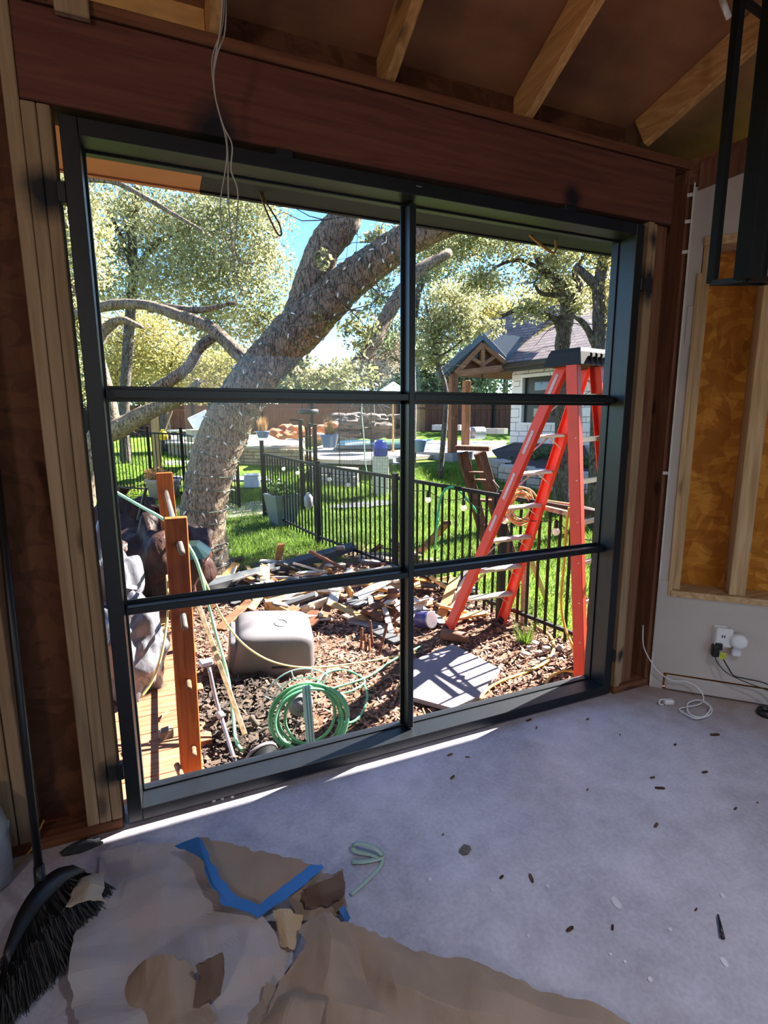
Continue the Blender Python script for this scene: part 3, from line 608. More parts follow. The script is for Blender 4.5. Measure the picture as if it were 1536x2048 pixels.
sheet('paper_strip', [[(530, 1950, .05), (590, 1940, .045), (640, 1962, .06)], [(520, 1995, .03), (580, 1985, .07), (650, 2000, .07)], [(470, 2050, .01), (560, 2040, .05), (640, 2050, .05)], [(450, 2110, .0), (560, 2110, .02), (650, 2110, .02)]], M_KRAFT, label='rumpled brown paper hump at the bottom centre of the foreground', seed=47, amp=.05, nx=20, ny=20)
sheet('torn_paper', [[(545, 1820, .05), (580, 1825, .05), (605, 1832, .05)], [(550, 1845, .04), (575, 1850, .05), (600, 1860, .03)], [(560, 1890, .02), (575, 1900, .03), (590, 1905, .02)]], plain('cream_paper', '#b79f7e', .8, vary=.15), label='small torn tan scrap poking out under the taped paper', seed=52, amp=.05, nx=10, ny=10)

# ---- broom
bt = A(84, 1745, 1.45)
cp = [GZ(150, 1742, .06), GZ(115, 1752, .1), GZ(75, 1785, .12), GZ(40, 1840, .11), GZ(14, 1910, .09)]
fp = [GZ(215, 1800, -.01), GZ(180, 1850, -.01), GZ(120, 1935, -.01), GZ(60, 2000, -.01), GZ(-10, 2070, -.01)]
t = thing('broom', 'black angled broom leaning on the left wall with its bristles on the floor', 'broom', tuple(GZ(90, 1850, -.012)))
cps = catmull(cp, 5); fps = catmull(fp, 5); N_ = len(cps)
V = []
for c, f_ in zip(cps, fps):
    d_ = (f_-c)*.22; V += [tuple(c+np.array([-.012, .012, .0])), tuple(c+np.array([-.004, .004, .022])), tuple(c+d_+np.array([.012, .0, .022])), tuple(c+d_+np.array([.0, .0, -.012]))]
build('broom_cap', MB().add(V, [(i*4+k, i*4+(k+1) % 4, i*4+4+(k+1) % 4, i*4+4+k) for i in range(N_-1) for k in range(4)]+[(3, 2, 1, 0), tuple((N_-1)*4+k for k in range(4))]), M_BLACKP, t, True)
Vb = []
for k in range(2600):
    u = random.random()*(N_-1.001); i = int(u); fr = u-i
    c = cps[i]*(1-fr)+cps[i+1]*fr; f_ = fps[i]*(1-fr)+fps[i+1]*fr
    a = c+(f_-c)*.15+RNG.normal(0, .007, 3); b = f_+RNG.normal(0, .014, 3); b[2] = max(b[2], -.008)+abs(RNG.normal(0, .008)); mid = (a+b)/2+np.array([0, 0, .02])+RNG.normal(0, .004, 3)
    s_ = np.array([.0013, .0007, .001])
    Vb += [a-s_, a+s_, mid+s_, mid-s_, mid-s_, mid+s_, b+s_*.6, b-s_*.6]
o = fast_mesh('bristles', np.array(Vb), 4, plain('black_bristle', '#0d0d10', .6), t); tag(o, kind='stuff')
hb = GZ(82, 1775, .11); ht = WY(-12, 900, -.03)
bh = build('handle', MB().tube([hb, hb*.5+ht*.5, ht], .0115, 12), M_BLACKP, t, True)
build('ferrule', MB().tube([hb, hb+(ht-hb)*.05], [.017, .014], 12), M_BLACKP, bh, True)
sheet('torn_paper', [[(148, 1738, .1), (165, 1740, .1), (205, 1744, .08)], [(150, 1765, .1), (185, 1765, .11), (212, 1778, .07)], [(130, 1802, .1), (165, 1800, .11), (205, 1790, .08)], [(138, 1808, .09), (178, 1795, .1), (217, 1812, .03)]], plain('cream_paper2', '#a89b8a', .8, vary=.1), label='torn beige paper scrap draped over the broom bristles', seed=61, amp=.05, nx=12, ny=12)
# bits at the left wall
def crumple_blob(c, rad, seed, sub=3, sharp=.22, flat=None, fine=0):
    import bmesh
    bm = bmesh.new(); bmesh.ops.create_icosphere(bm, subdivisions=sub, radius=1.)
    f = folds(seed, 16, .12, .6); rg = np.random.default_rng(seed); V = []
    dirs = rg.normal(size=(26, 3)); dirs /= np.linalg.norm(dirs, axis=1)[:, None]; am = rg.uniform(-1, 1, 26)
    dirs2 = rg.normal(size=(14, 3)); fr2 = rg.uniform(3, 9, 14); am2 = rg.uniform(-1, 1, 14)
    for v in bm.verts:
        p = np.array(v.co); d_ = np.abs(dirs@p); h = 1+sharp*np.sum(am*np.maximum(0, 1-np.abs(d_-.35)*5))*.5
        p = p*(h+fine*np.sum(am2*np.abs(np.sin(dirs2@p*fr2)))/14)*np.array(rad)
        if flat is not None: p[2] = max(p[2], flat)
        V.append(tuple(p+np.array(c)))
    Fs = [tuple(x.index for x in fa.verts) for fa in bm.faces]; bm.free()
    return MB().add(V, Fs)
M_CLEAR = plain('clear_plastic', '#c3c9cf', .18, vary=.25, scale=14, trans=.35, bump=.5, bscale=20)
p = GZ(-12, 1760, 0)
tag(build('plastic_jug', MB().lathe((p[0]-.02, p[1], -.012), [(.06, 0), (.075, .01), (.077, .12), (.07, .17), (.077, .2), (.06, .28), (.03, .31), (.03, .34)], 20), M_CLEAR, None, True), 'tall clear plastic jug at the left edge of the floor', 'jug')
p = GZ(8, 1700, .03)
tag(build('plastic_bag', crumple_blob((p[0]-.03, p[1], p[2]+.06), (.06, .05, .1), 71), M_CLEAR), 'crumpled clear plastic bag on the floor against the left studs', 'plastic bag')
tag(build('yellow_string', MB().tube([GZ(0, 1770, -.006), GZ(30, 1735, -.004), GZ(62, 1700, .03), GZ(88, 1640, .08)], .003, 6), plain('yellow_string', '#a88a3c', .8)), 'yellow string trailing from the left wall base', 'string')
p = GZ(175, 1697, -.012)
tag(build('rag', crumple_blob((p[0]-.02, p[1]+.01, -.012), (.06, .025, .022), 73, flat=.001), plain('dark_rag', '#2c3034', .9)), 'small dark rag lying at the foot of the left studs', 'rag')
for px, py in ((428, 1604), (445, 1600), (465, 1596)):
    p = GZ(px, py, -.012); tag(build('plaster_crumb', crumple_blob((p[0], p[1], p[2]+.006), (.008, .006, .006), px, 1), M_FLAKE), 'small pale crumb lying right under the window sill', 'debris', 'crumbs under the window sill')
# added fill light behind the camera, shaped as a bare bulb
t = thing('fill_bulb', 'added bare bulb behind the viewer to brighten the room', 'lamp', (-2.4, -4.4, 2.75))
build('cord', MB().tube([(-2.4, -4.4, 2.9), (-2.4, -4.4, 4.95)], .004), M_BLACKP, t)
build('socket', MB().lathe((-2.4, -4.4, 2.82), [(.02, 0), (.022, .06), (.012, .09)], 12), M_BLACKP, t)
m, n, l, b = mk('fill_bulb_glow'); b.inputs['Emission Color'].default_value = (1, .9, .8, 1); b.inputs['Emission Strength'].default_value = 30
build('bulb', MB().lathe((-2.4, -4.4, 2.70), [(.01, 0), (.035, .02), (.04, .05), (.03, .09), (.018, .12)], 14), m, t, True)
pl = bpy.data.lights.new('fill_bulb_light', 'POINT'); pl.energy = 38; pl.color = (1, .93, .88); pl.shadow_soft_size = .3
po = bpy.data.objects.new('fill_bulb_light', pl); COL.objects.link(po); po.location = (-2.4, -4.4, 2.62)
# added fill spot above the viewer to brighten the slab, shaped as a clamp light
t = thing('fill_spot', 'added fill spot above the viewer to brighten the floor, shaped as a clamp light', 'lamp', (1.75, -2.5, 3.55))
build('reflector', MB().lathe((1.75, -2.5, 3.55), [(.13, 0), (.135, .0), (.09, .1), (.035, .15), (.03, .15), (.085, .1)], 20), M_CHRI, t, True)
build('socket', MB().lathe((1.75, -2.5, 3.70), [(.03, 0), (.03, .08), (.015, .1)], 12), M_BLACKP, t)
build('clamp', MB().bar((1.75, -2.5, 3.78), (1.72, -2.5, 4.05), .03, .02, (1, 0, 0)), M_BLACKM, t)
sp = bpy.data.lights.new('fill_spot_light', 'SPOT'); sp.energy = 95; sp.color = (.88, .90, 1); sp.spot_size = radians(96); sp.spot_blend = .8; sp.shadow_soft_size = .12
so = bpy.data.objects.new('fill_spot_light', sp); COL.objects.link(so); so.location = (1.75, -2.5, 3.53)
# ================================================================== OUTSIDE
# ---- ground
def ground_mat():
    m, n, l, b = mk('garden_ground'); ge = n.new('ShaderNodeNewGeometry')
    def nz(s, d=5):
        t = n.new('ShaderNodeTexNoise'); t.inputs['Scale'].default_value = s; t.inputs['Detail'].default_value = d; l.new(ge.outputs['Position'], t.inputs['Vector']); return t.outputs[0]
    def ramp(src, *st):
        r = n.new('ShaderNodeValToRGB'); e = r.color_ramp.elements
        e[0].position, e[0].color = st[0][0], rgb(st[0][1]); e[1].position, e[1].color = st[-1][0], rgb(st[-1][1])
        for a, c in st[1:-1]: q_ = e.new(a); q_.color = rgb(c)
        l.new(src, r.inputs[0]); return r.outputs[0]
    dirt = ramp(nz(9, 8), (.3, '#3f2e24'), (.55, '#654c3e'), (.75, '#866a58'))
    grass = ramp(nz(2.5, 8), (.3, '#384d14'), (.55, '#556f22'), (.75, '#768c38'))
    vd = n.new('ShaderNodeVectorMath'); vd.operation = 'DOT_PRODUCT'; l.new(ge.outputs['Position'], vd.inputs[0]); vd.inputs[1].default_value = (-.18, 1, 0)
    ad = n.new('ShaderNodeMath'); ad.operation = 'MULTIPLY_ADD'; l.new(nz(1.1, 4), ad.inputs[0]); ad.inputs[1].default_value = 2.2; l.new(vd.outputs['Value'], ad.inputs[2])
    mr = n.new('ShaderNodeMapRange'); mr.inputs['From Min'].default_value = 4.6; mr.inputs['From Max'].default_value = 5.6; l.new(ad.outputs[0], mr.inputs[0])
    # right of the metal fence everything is lawn
    v2 = n.new('ShaderNodeVectorMath'); v2.operation = 'DOT_PRODUCT'; l.new(ge.outputs['Position'], v2.inputs[0]); v2.inputs[1].default_value = (1, .13, 0)
    m2 = n.new('ShaderNodeMapRange'); m2.inputs['From Min'].default_value = 3.35; m2.inputs['From Max'].default_value = 3.6; l.new(v2.outputs['Value'], m2.inputs[0])
    mxm = n.new('ShaderNodeMath'); mxm.operation = 'MAXIMUM'; l.new(mr.outputs[0], mxm.inputs[0]); l.new(m2.outputs[0], mxm.inputs[1])
    mx = n.new('ShaderNodeMix'); mx.data_type = 'RGBA'; l.new(mxm.outputs[0], mx.inputs[0]); l.new(dirt, mx.inputs[6]); l.new(grass, mx.inputs[7])
    l.new(mx.outputs[2], b.inputs['Base Color']); b.inputs['Roughness'].default_value = .95; b.inputs['Specular IOR Level'].default_value = .1
    bp = n.new('ShaderNodeBump'); bp.inputs['Strength'].default_value = .6; bp.inputs['Distance'].default_value = .04; l.new(nz(30, 6), bp.inputs['Height']); l.new(bp.outputs[0], b.inputs['Normal'])
    return m
ss = list(np.arange(.0, 14, .5))+list(np.arange(14, 42, 2))+[60, 100, 180]; ll = list(np.arange(-90, -14, 8))+list(np.arange(-14, 18, .6))+list(np.arange(18, 100, 8)); V = []
RH = np.array([cos(YAW), -sin(YAW), 0.])
for s in ss:
    for q in ll:
        p = CAM+FH*(s+1.2)+RH*q; y = max(p[1], .17); V.append((p[0], y, terrain(p[0], y)+.02*sin(p[0]*2.1)*cos(y*1.7)*(1 if y > .6 else 0)-.01))
tag(build('ground', MB().grid(V, len(ll), len(ss)), ground_mat(), loc=(0, 0, 0), smooth=True), 'garden ground of mulch and dirt rising to green lawn', 'ground', kind='structure')

def tz(x, y): return terrain(x, y)-.005
# ---- grass blades and mulch
def blades(name, pts, h, wd_, m, label):
    N = len(pts); a = RNG.uniform(0, 2*pi, N); hh = h*RNG.uniform(.5, 1.25, N); ln = RNG.normal(0, .45, (N, 2))*hh[:, None]
    d = np.stack([np.cos(a)*wd_, np.sin(a)*wd_, np.zeros(N)], 1); tip = pts+np.stack([ln[:, 0], ln[:, 1], hh], 1)
    V = np.empty((N*3, 3)); V[0::3] = pts-d; V[1::3] = pts+d; V[2::3] = tip
    o = fast_mesh(name, V, 3, m); return tag(o, label, 'grass', kind='stuff')
M_GRASS = plain('grass_blade', '#7a9436', .7, vary=.4, scale=1.1, island=.4, trans=.4, c2='#465f1e')
def scatter(n, fn, x0, x1, y0, y1):
    P = []
    while len(P) < n:
        X = RNG.uniform(x0, x1, 4000); Y = RNG.uniform(y0, y1, 4000)
        for x, y in zip(X, Y):
            if fn(x, y): P.append((x, y, tz(x, y)))
            if len(P) >= n: break
    return np.array(P)
def fence_x(y): return 3.36-.135*y
lawnA = lambda x, y: y-.18*x > 3.7+.5*sin(x*3)+.4*cos(y*2+x) and x < fence_x(y)+.3 and hypot(x-.6, y-4.34) > .5
blades('lawn_grass', scatter(42000, lawnA, -.8, 3.2, 4, 9.5), .085, .006, M_GRASS, 'tall bright green grass between the tree and the metal fence')
lawnB = lambda x, y: x > fence_x(y)-.05 and (x-.2)*.39+(y+2)*.92 < 13
blades('lawn_grass', scatter(75000, lawnB, 2.4, 11, .4, 11), .10, .007, M_GRASS, 'bright green lawn beyond the black metal fence')
lawnC = lambda x, y: x < 1.6 and y > 8
blades('lawn_grass', scatter(20000, lawnC, -8, 1.6, 8, 17), .09, .010, M_GRASS, 'sunlit grass patch beyond the left garden fence')
def chips(name, n, fn, x0, x1, y0, y1, ln, m, label, zoff=.012):
    P = scatter(n, fn, x0, x1, y0, y1); P[:, 2] += zoff*RNG.uniform(.3, 1.6, n)
    a = RNG.uniform(0, 2*pi, n); L = ln*RNG.uniform(.4, 1.3, n); w_ = L*RNG.uniform(.18, .45, n); tl = RNG.normal(0, .35, n); t2 = RNG.normal(0, .4, n)
    u = np.stack([np.cos(a), np.sin(a), tl], 1)*L[:, None]/2; v = np.stack([-np.sin(a), np.cos(a), t2], 1)*w_[:, None]/2
    V = np.empty((n*4, 3)); V[0::4] = P-u-v; V[1::4] = P+u-v*.6; V[2::4] = P+u*.9+v; V[3::4] = P-u*.8+v*.8
    return tag(fast_mesh(name, V, 4, m), label, 'mulch', kind='stuff')
M_MULCH = plain('mulch_chip', '#9c7560', .9, vary=.3, scale=2, island=.55, c2='#6b4a3a')
chips('wood_mulch', 22000, lambda x, y: x > .45-.1*y and x < fence_x(y)+.1 and y-.18*x < 4.6, -.4, 3.5, .3, 5, .045, M_MULCH, 'loose brown wood mulch and leaves covering the ground by the window')
chips('leaf_litter', 9000, lambda x, y: x < .3 and y > 2.4, -6, .3, 2.4, 12, .06, plain('dry_leaf', '#a5743f', .8, vary=.3, island=.45, c2='#7a4f2c'), 'dry brown leaf litter under the trees on the left')

# ---- timber platform at the lower left
M_DKB = wood('platform_plank', '#976a4e', '#774e38', 0, objvar=.12)
t = thing('timber_platform', 'low platform of pinkish pine planks outside the lower left pane', 'platform', (-.4, 1.4, -.3))
for k in range(11):
    y0 = .2+k*.2; build('plank', MB().bb(-2.2, .30+.06*(k % 3 == 0), y0, y0+.194, -.262, -.225, .003), M_DKB, t)
for x in (-1.6, -.6, .1): build('joist', MB().bb(x, x+.04, .2, 2.4, -.32, -.262), M_DKB, t)
tag(build('brick_offcut', MB().box(tuple(GZ(332, 1470, -.2)+np.array([.0, .02, 0])), (.07, .05, .05), rz(.3), .004), plain('grey_brick', '#6b6257', .9)), 'small grey brick block lying on the pine platform', 'brick')
tag(build('wood_offcut', MB().box(tuple(GZ(327, 1432, -.215)), (.09, .02, .02), rz(.9), .003), M_DKB), 'thin pale wood offcut lying on the pine platform', 'wood scrap')

# ---- dowel rack (two orange rails joined by dowels)
M_OR = wood('orange_cedar', '#b5622c', '#8f4418', 2, objvar=.04, rough=.6)
M_DOW = plain('grey_dowel', '#7d736a', .35, .4, vary=.3, scale=20)
t = thing('dowel_rack', 'orange cedar rack of two upright rails joined by round dowels', 'rack', tuple(GZ(385, 1558, -.225)))
base = GZ(384, 1556, -.225); topz = AT(350, 1034, base[0]-.02, base[1]+.0)
topf = WY(351, 1034, base[1]+.03); topz = topf[2]
fr = build('rail', MB().bar(base, topf, .098, .042, (0, 1, 0), .004), M_OR, t)
bk0 = A(328, 945, 3.75); bkb = np.array([bk0[0]+.03, bk0[1], -.225])
build('rail', MB().bar(bkb, bk0, .11, .042, (0, 1, 0), .004), M_OR, t)
for (a, b) in ((362, 1095), (368, 1245), (376, 1366), (386, 1500), (362, 1545)):
    p = WY(a+2, b+10, base[1]-(.15 if b < 1300 else .075)); 
    hfr = (p[2]+.225)/(topz+.225); e_ = np.array([bkb[0]+(bk0[0]-bkb[0])*hfr, bk0[1]+.03, -.225+(bk0[2]+.225)*hfr])
    if b > 1530: e_ = p+np.array([-.02, .08, .02])
    build('dowel', MB().tube([p, e_], .0135, 12), M_DOW if b < 1300 else M_DKB, t, True)

# ---- trash bags
M_BAGB = plain('black_bag_plastic', '#4a3028', .5, vary=.5, scale=5, c2='#221612', bump=1., bscale=20, spec=.18, stretch=(1, 1, .35))
M_BAGS = plain('silver_bag_plastic', '#83838a', .2, vary=.6, scale=7, bump=1., bscale=9, trans=.2, stretch=(1, 1, .5))
def bag(px, py, s, rad, seed, m, lab):
    c = A(px, py, s); t_ = thing('trash_bag', lab, 'trash bag', (c[0], c[1], c[2]-rad[2]))
    build('bag_body', crumple_blob(c, rad, seed, 5, .22, fine=.35), m, t_, True)
    build('tied_neck', MB().tube([c+np.array([0, 0, rad[2]*.85]), c+np.array([.01, 0, rad[2]*1.02]), c+np.array([.03, .0, rad[2]*1.18])], [.06, .025, .055], 9), m, t_)
bag(318, 1135, 3.9, (.36, .34, .40), 5, M_BAGB, 'big dark brown trash bag leaning behind the orange rack')
bag(250, 1090, 4.4, (.34, .3, .42), 8, M_BAGB, 'dark trash bag at the far left behind the window jamb')
bag(262, 1300, 3.2, (.21, .24, .36), 15, M_BAGS, 'shiny silver-grey trash bag standing on the pine platform')
bag(225, 1240, 3.3, (.2, .2, .5), 19, M_BAGS, 'pale crinkled plastic bag beside the left window jamb')
tag(build('scoop', MB().prism([tuple(A(372, 1093, 3.5)), tuple(A(392, 1092, 3.5)), tuple(A(418, 1110, 3.45)), tuple(A(410, 1118, 3.4)), tuple(A(375, 1120, 3.4))], (.03, .14, .01)), plain('dark_green_plastic', '#10231f', .3)), 'dark green plastic scoop sticking out behind the orange rack', 'scoop')
tag(build('tool_handle', MB().tube([A(278, 1040, 4.1), A(292, 975, 4.1)], [.02, .012], 8), M_BLACKP), 'dark pointed tool handle sticking up from the trash bags', 'tool')

# ---- grey plastic tub
def superell(c, rad, n1=.35, n2=.45, N=26, rot=None, taper=0.):
    V = []
    sg = lambda x, e: math.copysign(abs(x)**e, x)
    for i in range(N+1):
        ph = -pi/2+pi*i/N
        for j in range(N*2):
            th = 2*pi*j/(N*2); v = Vector((rad[0]*sg(cos(ph), n1)*sg(cos(th), n2), rad[1]*sg(cos(ph), n1)*sg(sin(th), n2), rad[2]*sg(sin(ph), n1)))
            k = 1+taper*(v.z/rad[2]); v.x *= k; v.y *= k
            if rot is not None: v = rot @ v
            V.append((v.x+c[0], v.y+c[1], v.z+c[2]))
    n2_ = N*2
    return MB().add(V, [(i*n2_+j, i*n2_+(j+1) % n2_, (i+1)*n2_+(j+1) % n2_, (i+1)*n2_+j) for i in range(N) for j in range(n2_)])
M_TUB = plain('grey_tub_plastic', '#656164', .42, vary=.08)
gp = G(545, 1352); c = np.array([gp[0]+.04, gp[1]+.14, -.115]); R_ = rxyz(.20, .10, -.12)
t = thing('plastic_tub', 'upturned grey plastic tub with rounded corners on the mulch', 'tub', (c[0], c[1], -.3))
tsh = build('shell', superell(c, (.29, .22, .175), .34, .34, rot=R_, taper=-.07), M_TUB, t, True)
def onT(x, y, z): return tuple(Vector(tuple(c))+R_ @ Vector((x, y, z)))
build('end_handle', superell(onT(-.285, -.03, -.01), (.03, .15, .135), .3, .3, rot=R_), M_TUB, t, True)
build('slot', MB().box(onT(.04, -.226, -.055), (.12, .014, .012), R_), M_BLACKP, tsh)
build('top_ring', MB().tube([onT(.04+.045*cos(a), -.02+.045*sin(a), .176) for a in np.linspace(0, 2*pi, 22)], .003, 5), M_TUB, tsh, True)
build('rim', superell(onT(0, 0, -.165), (.312, .24, .014), .4, .3, rot=R_), M_TUB, t, True)

# ---- hose reel
M_HOSE = plain('green_hose', '#74b487', .4, vary=.2, scale=9, c2='#3f9664'); M_HOSEP = plain('pale_green_hose', '#8fe0a8', .4, vary=.1)
M_TEAL = plain('pale_teal_metal', '#a9cdcb', .4)
hc = A(618, 1434, 2.62); t = thing('hose_reel', 'coiled green garden hose on a pale wire hanger below the left window', 'hose reel', (hc[0], hc[1], -.3))
nrm = np.array([-.25, -.85, .35]); nrm /= np.linalg.norm(nrm); e1 = np.cross([0, 0, 1], nrm); e1 /= np.linalg.norm(e1); e2 = np.cross(nrm, e1)
for k in range(7):
    pts = []; R0 = .15+.014*(k % 3)+.006*k; off = RNG.normal(0, .016, 3); tw = RNG.normal(0, .12)
    for a in np.linspace(0, 2*pi, 40):
        pts.append(hc+off+e1*R0*cos(a)*1.02+e2*R0*sin(a)*(1-.03*k)+nrm*(.012*k-.03)+nrm*(.02*sin(a+k*1.7)+tw*R0*cos(a)))
    build('hose_loop', MB().tube(pts, .0085, 7), M_HOSE, t, True)
for R0, dz in ((.235, .0), (.185, -.0)):
    build('hanger_arc', MB().tube([hc+e1*(R0*cos(a)-.03)+e2*(R0*sin(a)*.98+.02)-nrm*.06 for a in np.linspace(.9, 2.75, 16)], .004, 6), M_TEAL, t, True)
for a in (.95, 1.35, 1.85, 2.3, 2.72): build('hanger_spoke', MB().tube([hc+e1*(.185*cos(a)-.03)+e2*(.18*sin(a)+.02)-nrm*.06, hc+e1*(.235*cos(a)-.03)+e2*(.23*sin(a)+.02)-nrm*.06], .0035, 6), M_TEAL, t, True)
build('drum', MB().lathe(tuple(hc-nrm*.02-e1*.05+e2*.06), [(.02, -.09), (.07, -.09), (.072, -.08), (.04, -.05), (.04, .0)], 24, Matrix((tuple(e1), tuple(e2), tuple(nrm))).transposed()), M_TUB, t, True)
t = thing('metal_post', 'ribbed pale green metal stake standing before the hose coil', 'stake', tuple(A(622, 1510, 2.36)))
pa = A(612, 1372, 2.40); pb = A(624, 1520, 2.36)
build('web', MB().bar(pb, pa, .04, .02, (0, 1, 0), .002), plain('sage_metal', '#7fae98', .4, vary=.15, scale=20), t)
for dx in (-.014, 0, .014): build('rib', MB().bar(pb+np.array([dx, -.013, 0]), pa+np.array([dx, -.013, 0]), .006, .008, (0, 1, 0)), M_TEAL, t)
cable('garden_hose', 'pale green hose running from the left over the rack down to the hose coil', 'hose', [A(228, 982, 3.2), A(280, 1012, 3.1), A(335, 1045, 2.95), A(385, 1105, 2.9), A(410, 1180, 2.9), A(430, 1260, 2.85), A(455, 1350, 2.8), A(466, 1430, 2.7), A(472, 1480, 2.6), A(487, 1502, 2.55), A(505, 1503, 2.6)], .009, M_HOSEP)
cable('garden_hose', 'green hose looping on the mulch right of the tub', 'hose', [A(545, 1480, 2.5)+np.array([.2, .05, 0]), G(600, 1400)+np.array([0, 0, .04]), G(632, 1378)+np.array([0, 0, .03]), G(650, 1355)+np.array([0, 0, .03]), G(685, 1345)+np.array([0, 0, .02]), G(720, 1358)+np.array([0, 0, .02]), G(728, 1372)+np.array([0, 0, .02]), G(690, 1392)+np.array([0, 0, .02]), G(660, 1385)+np.array([0, 0, .02]), G(735, 1362)+np.array([0, 0, .03]), G(790, 1325)+np.array([0, 0, .03]), G(840, 1298)+np.array([0, 0, .02])], .0085, M_HOSE)
cable('garden_hose', 'green hose end curving over the mulch beside the coil', 'hose', [G(728, 1372)+np.array([0, 0, .02]), G(735, 1400)+np.array([0, 0, .02]), G(722, 1435)+np.array([0, 0, .02]), G(700, 1452)+np.array([0, 0, .02]), G(675, 1450)+np.array([0, 0, .03])], .0085, M_HOSE)
cable('garden_hose', 'bright green hose arching over the black metal fence', 'hose', [G(868, 1130), A(872, 1080, 5.0), A(877, 1020, 5.0), A(886, 985, 5.0), A(904, 974, 5.05), A(925, 988, 5.15), A(945, 1012, 5.2), A(958, 1030, 5.3)], .012, plain('bright_green_hose', '#3fbf74', .4))
M_ROPE = plain('yellow_rope', '#d8c97a', .7, vary=.15, scale=60)
cable('yellow_rope', 'thin yellow rope sagging across in front of the grey tub', 'rope', [A(385, 1105, 2.95), A(425, 1195, 2.9), A(455, 1250, 2.9), A(495, 1295, 2.9), A(550, 1325, 2.95), A(620, 1335, 3.0), A(720, 1325, 3.2), A(830, 1305, 3.5)], .006, M_ROPE)
cable('yellow_rope', 'yellow rope hanging beside the silver trash bag', 'rope', [A(334, 1150, 2.9), A(336, 1220, 2.8), A(325, 1300, 2.7), A(305, 1360, 2.65), A(282, 1395, 2.6)], .007, M_ROPE)
tag(build('wooden_pole', MB().bar(A(393, 1200, 3.0), A(490, 1470, 2.6), .028, .018, (0, -1, 0), .003), wood('weathered_stick', '#a89274', '#84704f', 2)), 'long weathered wood stick leaning between rack and tub', 'stick')
t = thing('crutch_tube', 'bent chrome tube tool leaning amid the dark clutter', 'tool', tuple(G(480, 1530)))
M_CHR = plain('scuffed_chrome', '#a4a0a8', .3, .7)
build('tube', MB().tube(catmull([A(418, 1335, 2.75), A(430, 1390, 2.7), A(440, 1425, 2.65), A(455, 1475, 2.55), A(472, 1530, 2.45)], 5), .011, 10), M_CHR, t, True)
build('head', MB().box(tuple(A(412, 1325, 2.76)), (.07, .05, .03), rz(.2), .006), plain('pale_blue_plastic', '#c4c8d8', .4), t)
build('clamp', MB().box(tuple(A(441, 1430, 2.63)), (.04, .04, .03), rxyz(.4, .2, .5), .006), M_CHR, t)
for k in range(16):
    a = A(random.uniform(412, 560), random.uniform(1400, 1500), 2.75); b_ = a+np.array([random.uniform(-.2, .2), random.uniform(-.12, .12), random.uniform(-.05, .05)]); g1 = terrain(a[0], a[1])
    m_ = (a+b_)/2+np.array([random.uniform(-.06, .06), 0, random.uniform(0, .08)])
    for v in (a, b_, m_): v[2] = max(g1+.02, min(v[2], g1+.16))
    tag(build('cut_branch', MB().tube(catmull([a, m_, b_], 5), [random.uniform(.008, .016)]*11, 7), plain('dark_branch_bark', '#4a4038', .9, vary=.4, objvar=.4), None, True), 'dark cut branch in the tangle below the hose', 'branch', 'cut branches tangled below the hose')
gA = G(500, 1450); fnd = lambda x, y: abs(x-gA[0]+.02) < .36-.25*abs(y-gA[1]) and abs(y-gA[1]-.02) < .5
chips('dark_litter', 2400, fnd, gA[0]-.5, gA[0]+.5, gA[1]-.5, gA[1]+.55, .055, plain('dark_litter_chip', '#4d3d33', .9, vary=.5, island=.6), 'dark bark and twig litter heaped below the hose coil', .05)
p = A(522, 1512, 2.45)
t = thing('black_bucket', 'black flared bucket lying on its side below the hose', 'bucket', tuple(p-np.array([0, 0, .06])))
build('shell', MB().lathe(tuple(p), [(.06, .14), (.065, .14), (.085, .0), (.08, .0), (.06, .13), (.0, .13)], 22, rxyz(1.9, 0, .25)), M_BLACKP, t, True)
build('rim', MB().lathe(tuple(p), [(.08, -.004), (.092, -.004), (.092, .012), (.084, .012)], 22, rxyz(1.9, 0, .25)), M_TUB, t, True)

# ---- paving slab, pipe, tuft, stones, cords
M_FLAG = plain('flagstone', '#857b80', .85, vary=.14, scale=6, bump=.2, bscale=30)
tag(build('paving_slab', MB().prism([tuple(GZ(a, b, -.285)) for a, b in ((820, 1330), (905, 1295), (1000, 1345), (955, 1402), (905, 1425), (815, 1400))][::-1], (0, 0, .03)), M_FLAG), 'flat grey paving slab outside the lower right pane', 'paving slab')
p = G(935, 1288)+np.array([0, 0, .05]); t = thing('clay_pipe', 'short rusty clay pipe lying at the foot of the orange ladder', 'pipe', tuple(p-np.array([0, 0, .05])))
build('pipe_wall', MB().lathe(tuple(p), [(.035, .0), (.045, .0), (.045, .22), (.035, .22), (.035, 0)], 18, rxyz(-1.5, 0, .9)), plain('clay', '#7a5440', .85), t, True)
t = thing('grass_tuft', 'small green weed tuft in the mulch by the fence', 'plant', tuple(G(1048, 1285)))
b0 = G(1048, 1285); Vb = []
for k in range(160):
    a = random.uniform(0, 2*pi); h = random.uniform(.06, .2); d_ = np.array([cos(a), sin(a), 0]); q0 = b0+d_*random.uniform(0, .06); q1 = q0+d_*h*random.uniform(.2, .8)+np.array([0, 0, h]); s_ = np.array([-sin(a), cos(a), 0])*.004
    Vb += [q0-s_, q0+s_, q1]
tag(fast_mesh('weed_blades', np.array(Vb), 3, M_GRASS, t), kind='stuff')
M_STONE = plain('pale_stone', '#aaa49c', .85, vary=.2, objvar=.15)
for k, (a, b) in enumerate(((1060, 1300), (1078, 1310), (1070, 1290), (1092, 1302), (1105, 1318), (1050, 1312), (1085, 1325), (1120, 1300))):
    p = G(a, b); tag(build('stone', crumple_blob(p+np.array([0, 0, .015]), (.035, .028, .022), k+3, 2), M_STONE, None, True), 'pale round stone in the mulch near the right window corner', 'stone', 'pale stones in the mulch')
M_YC = plain('yellow_cord', '#d9a53c', .5, vary=.1)
z_ = np.array([0, 0, .02])
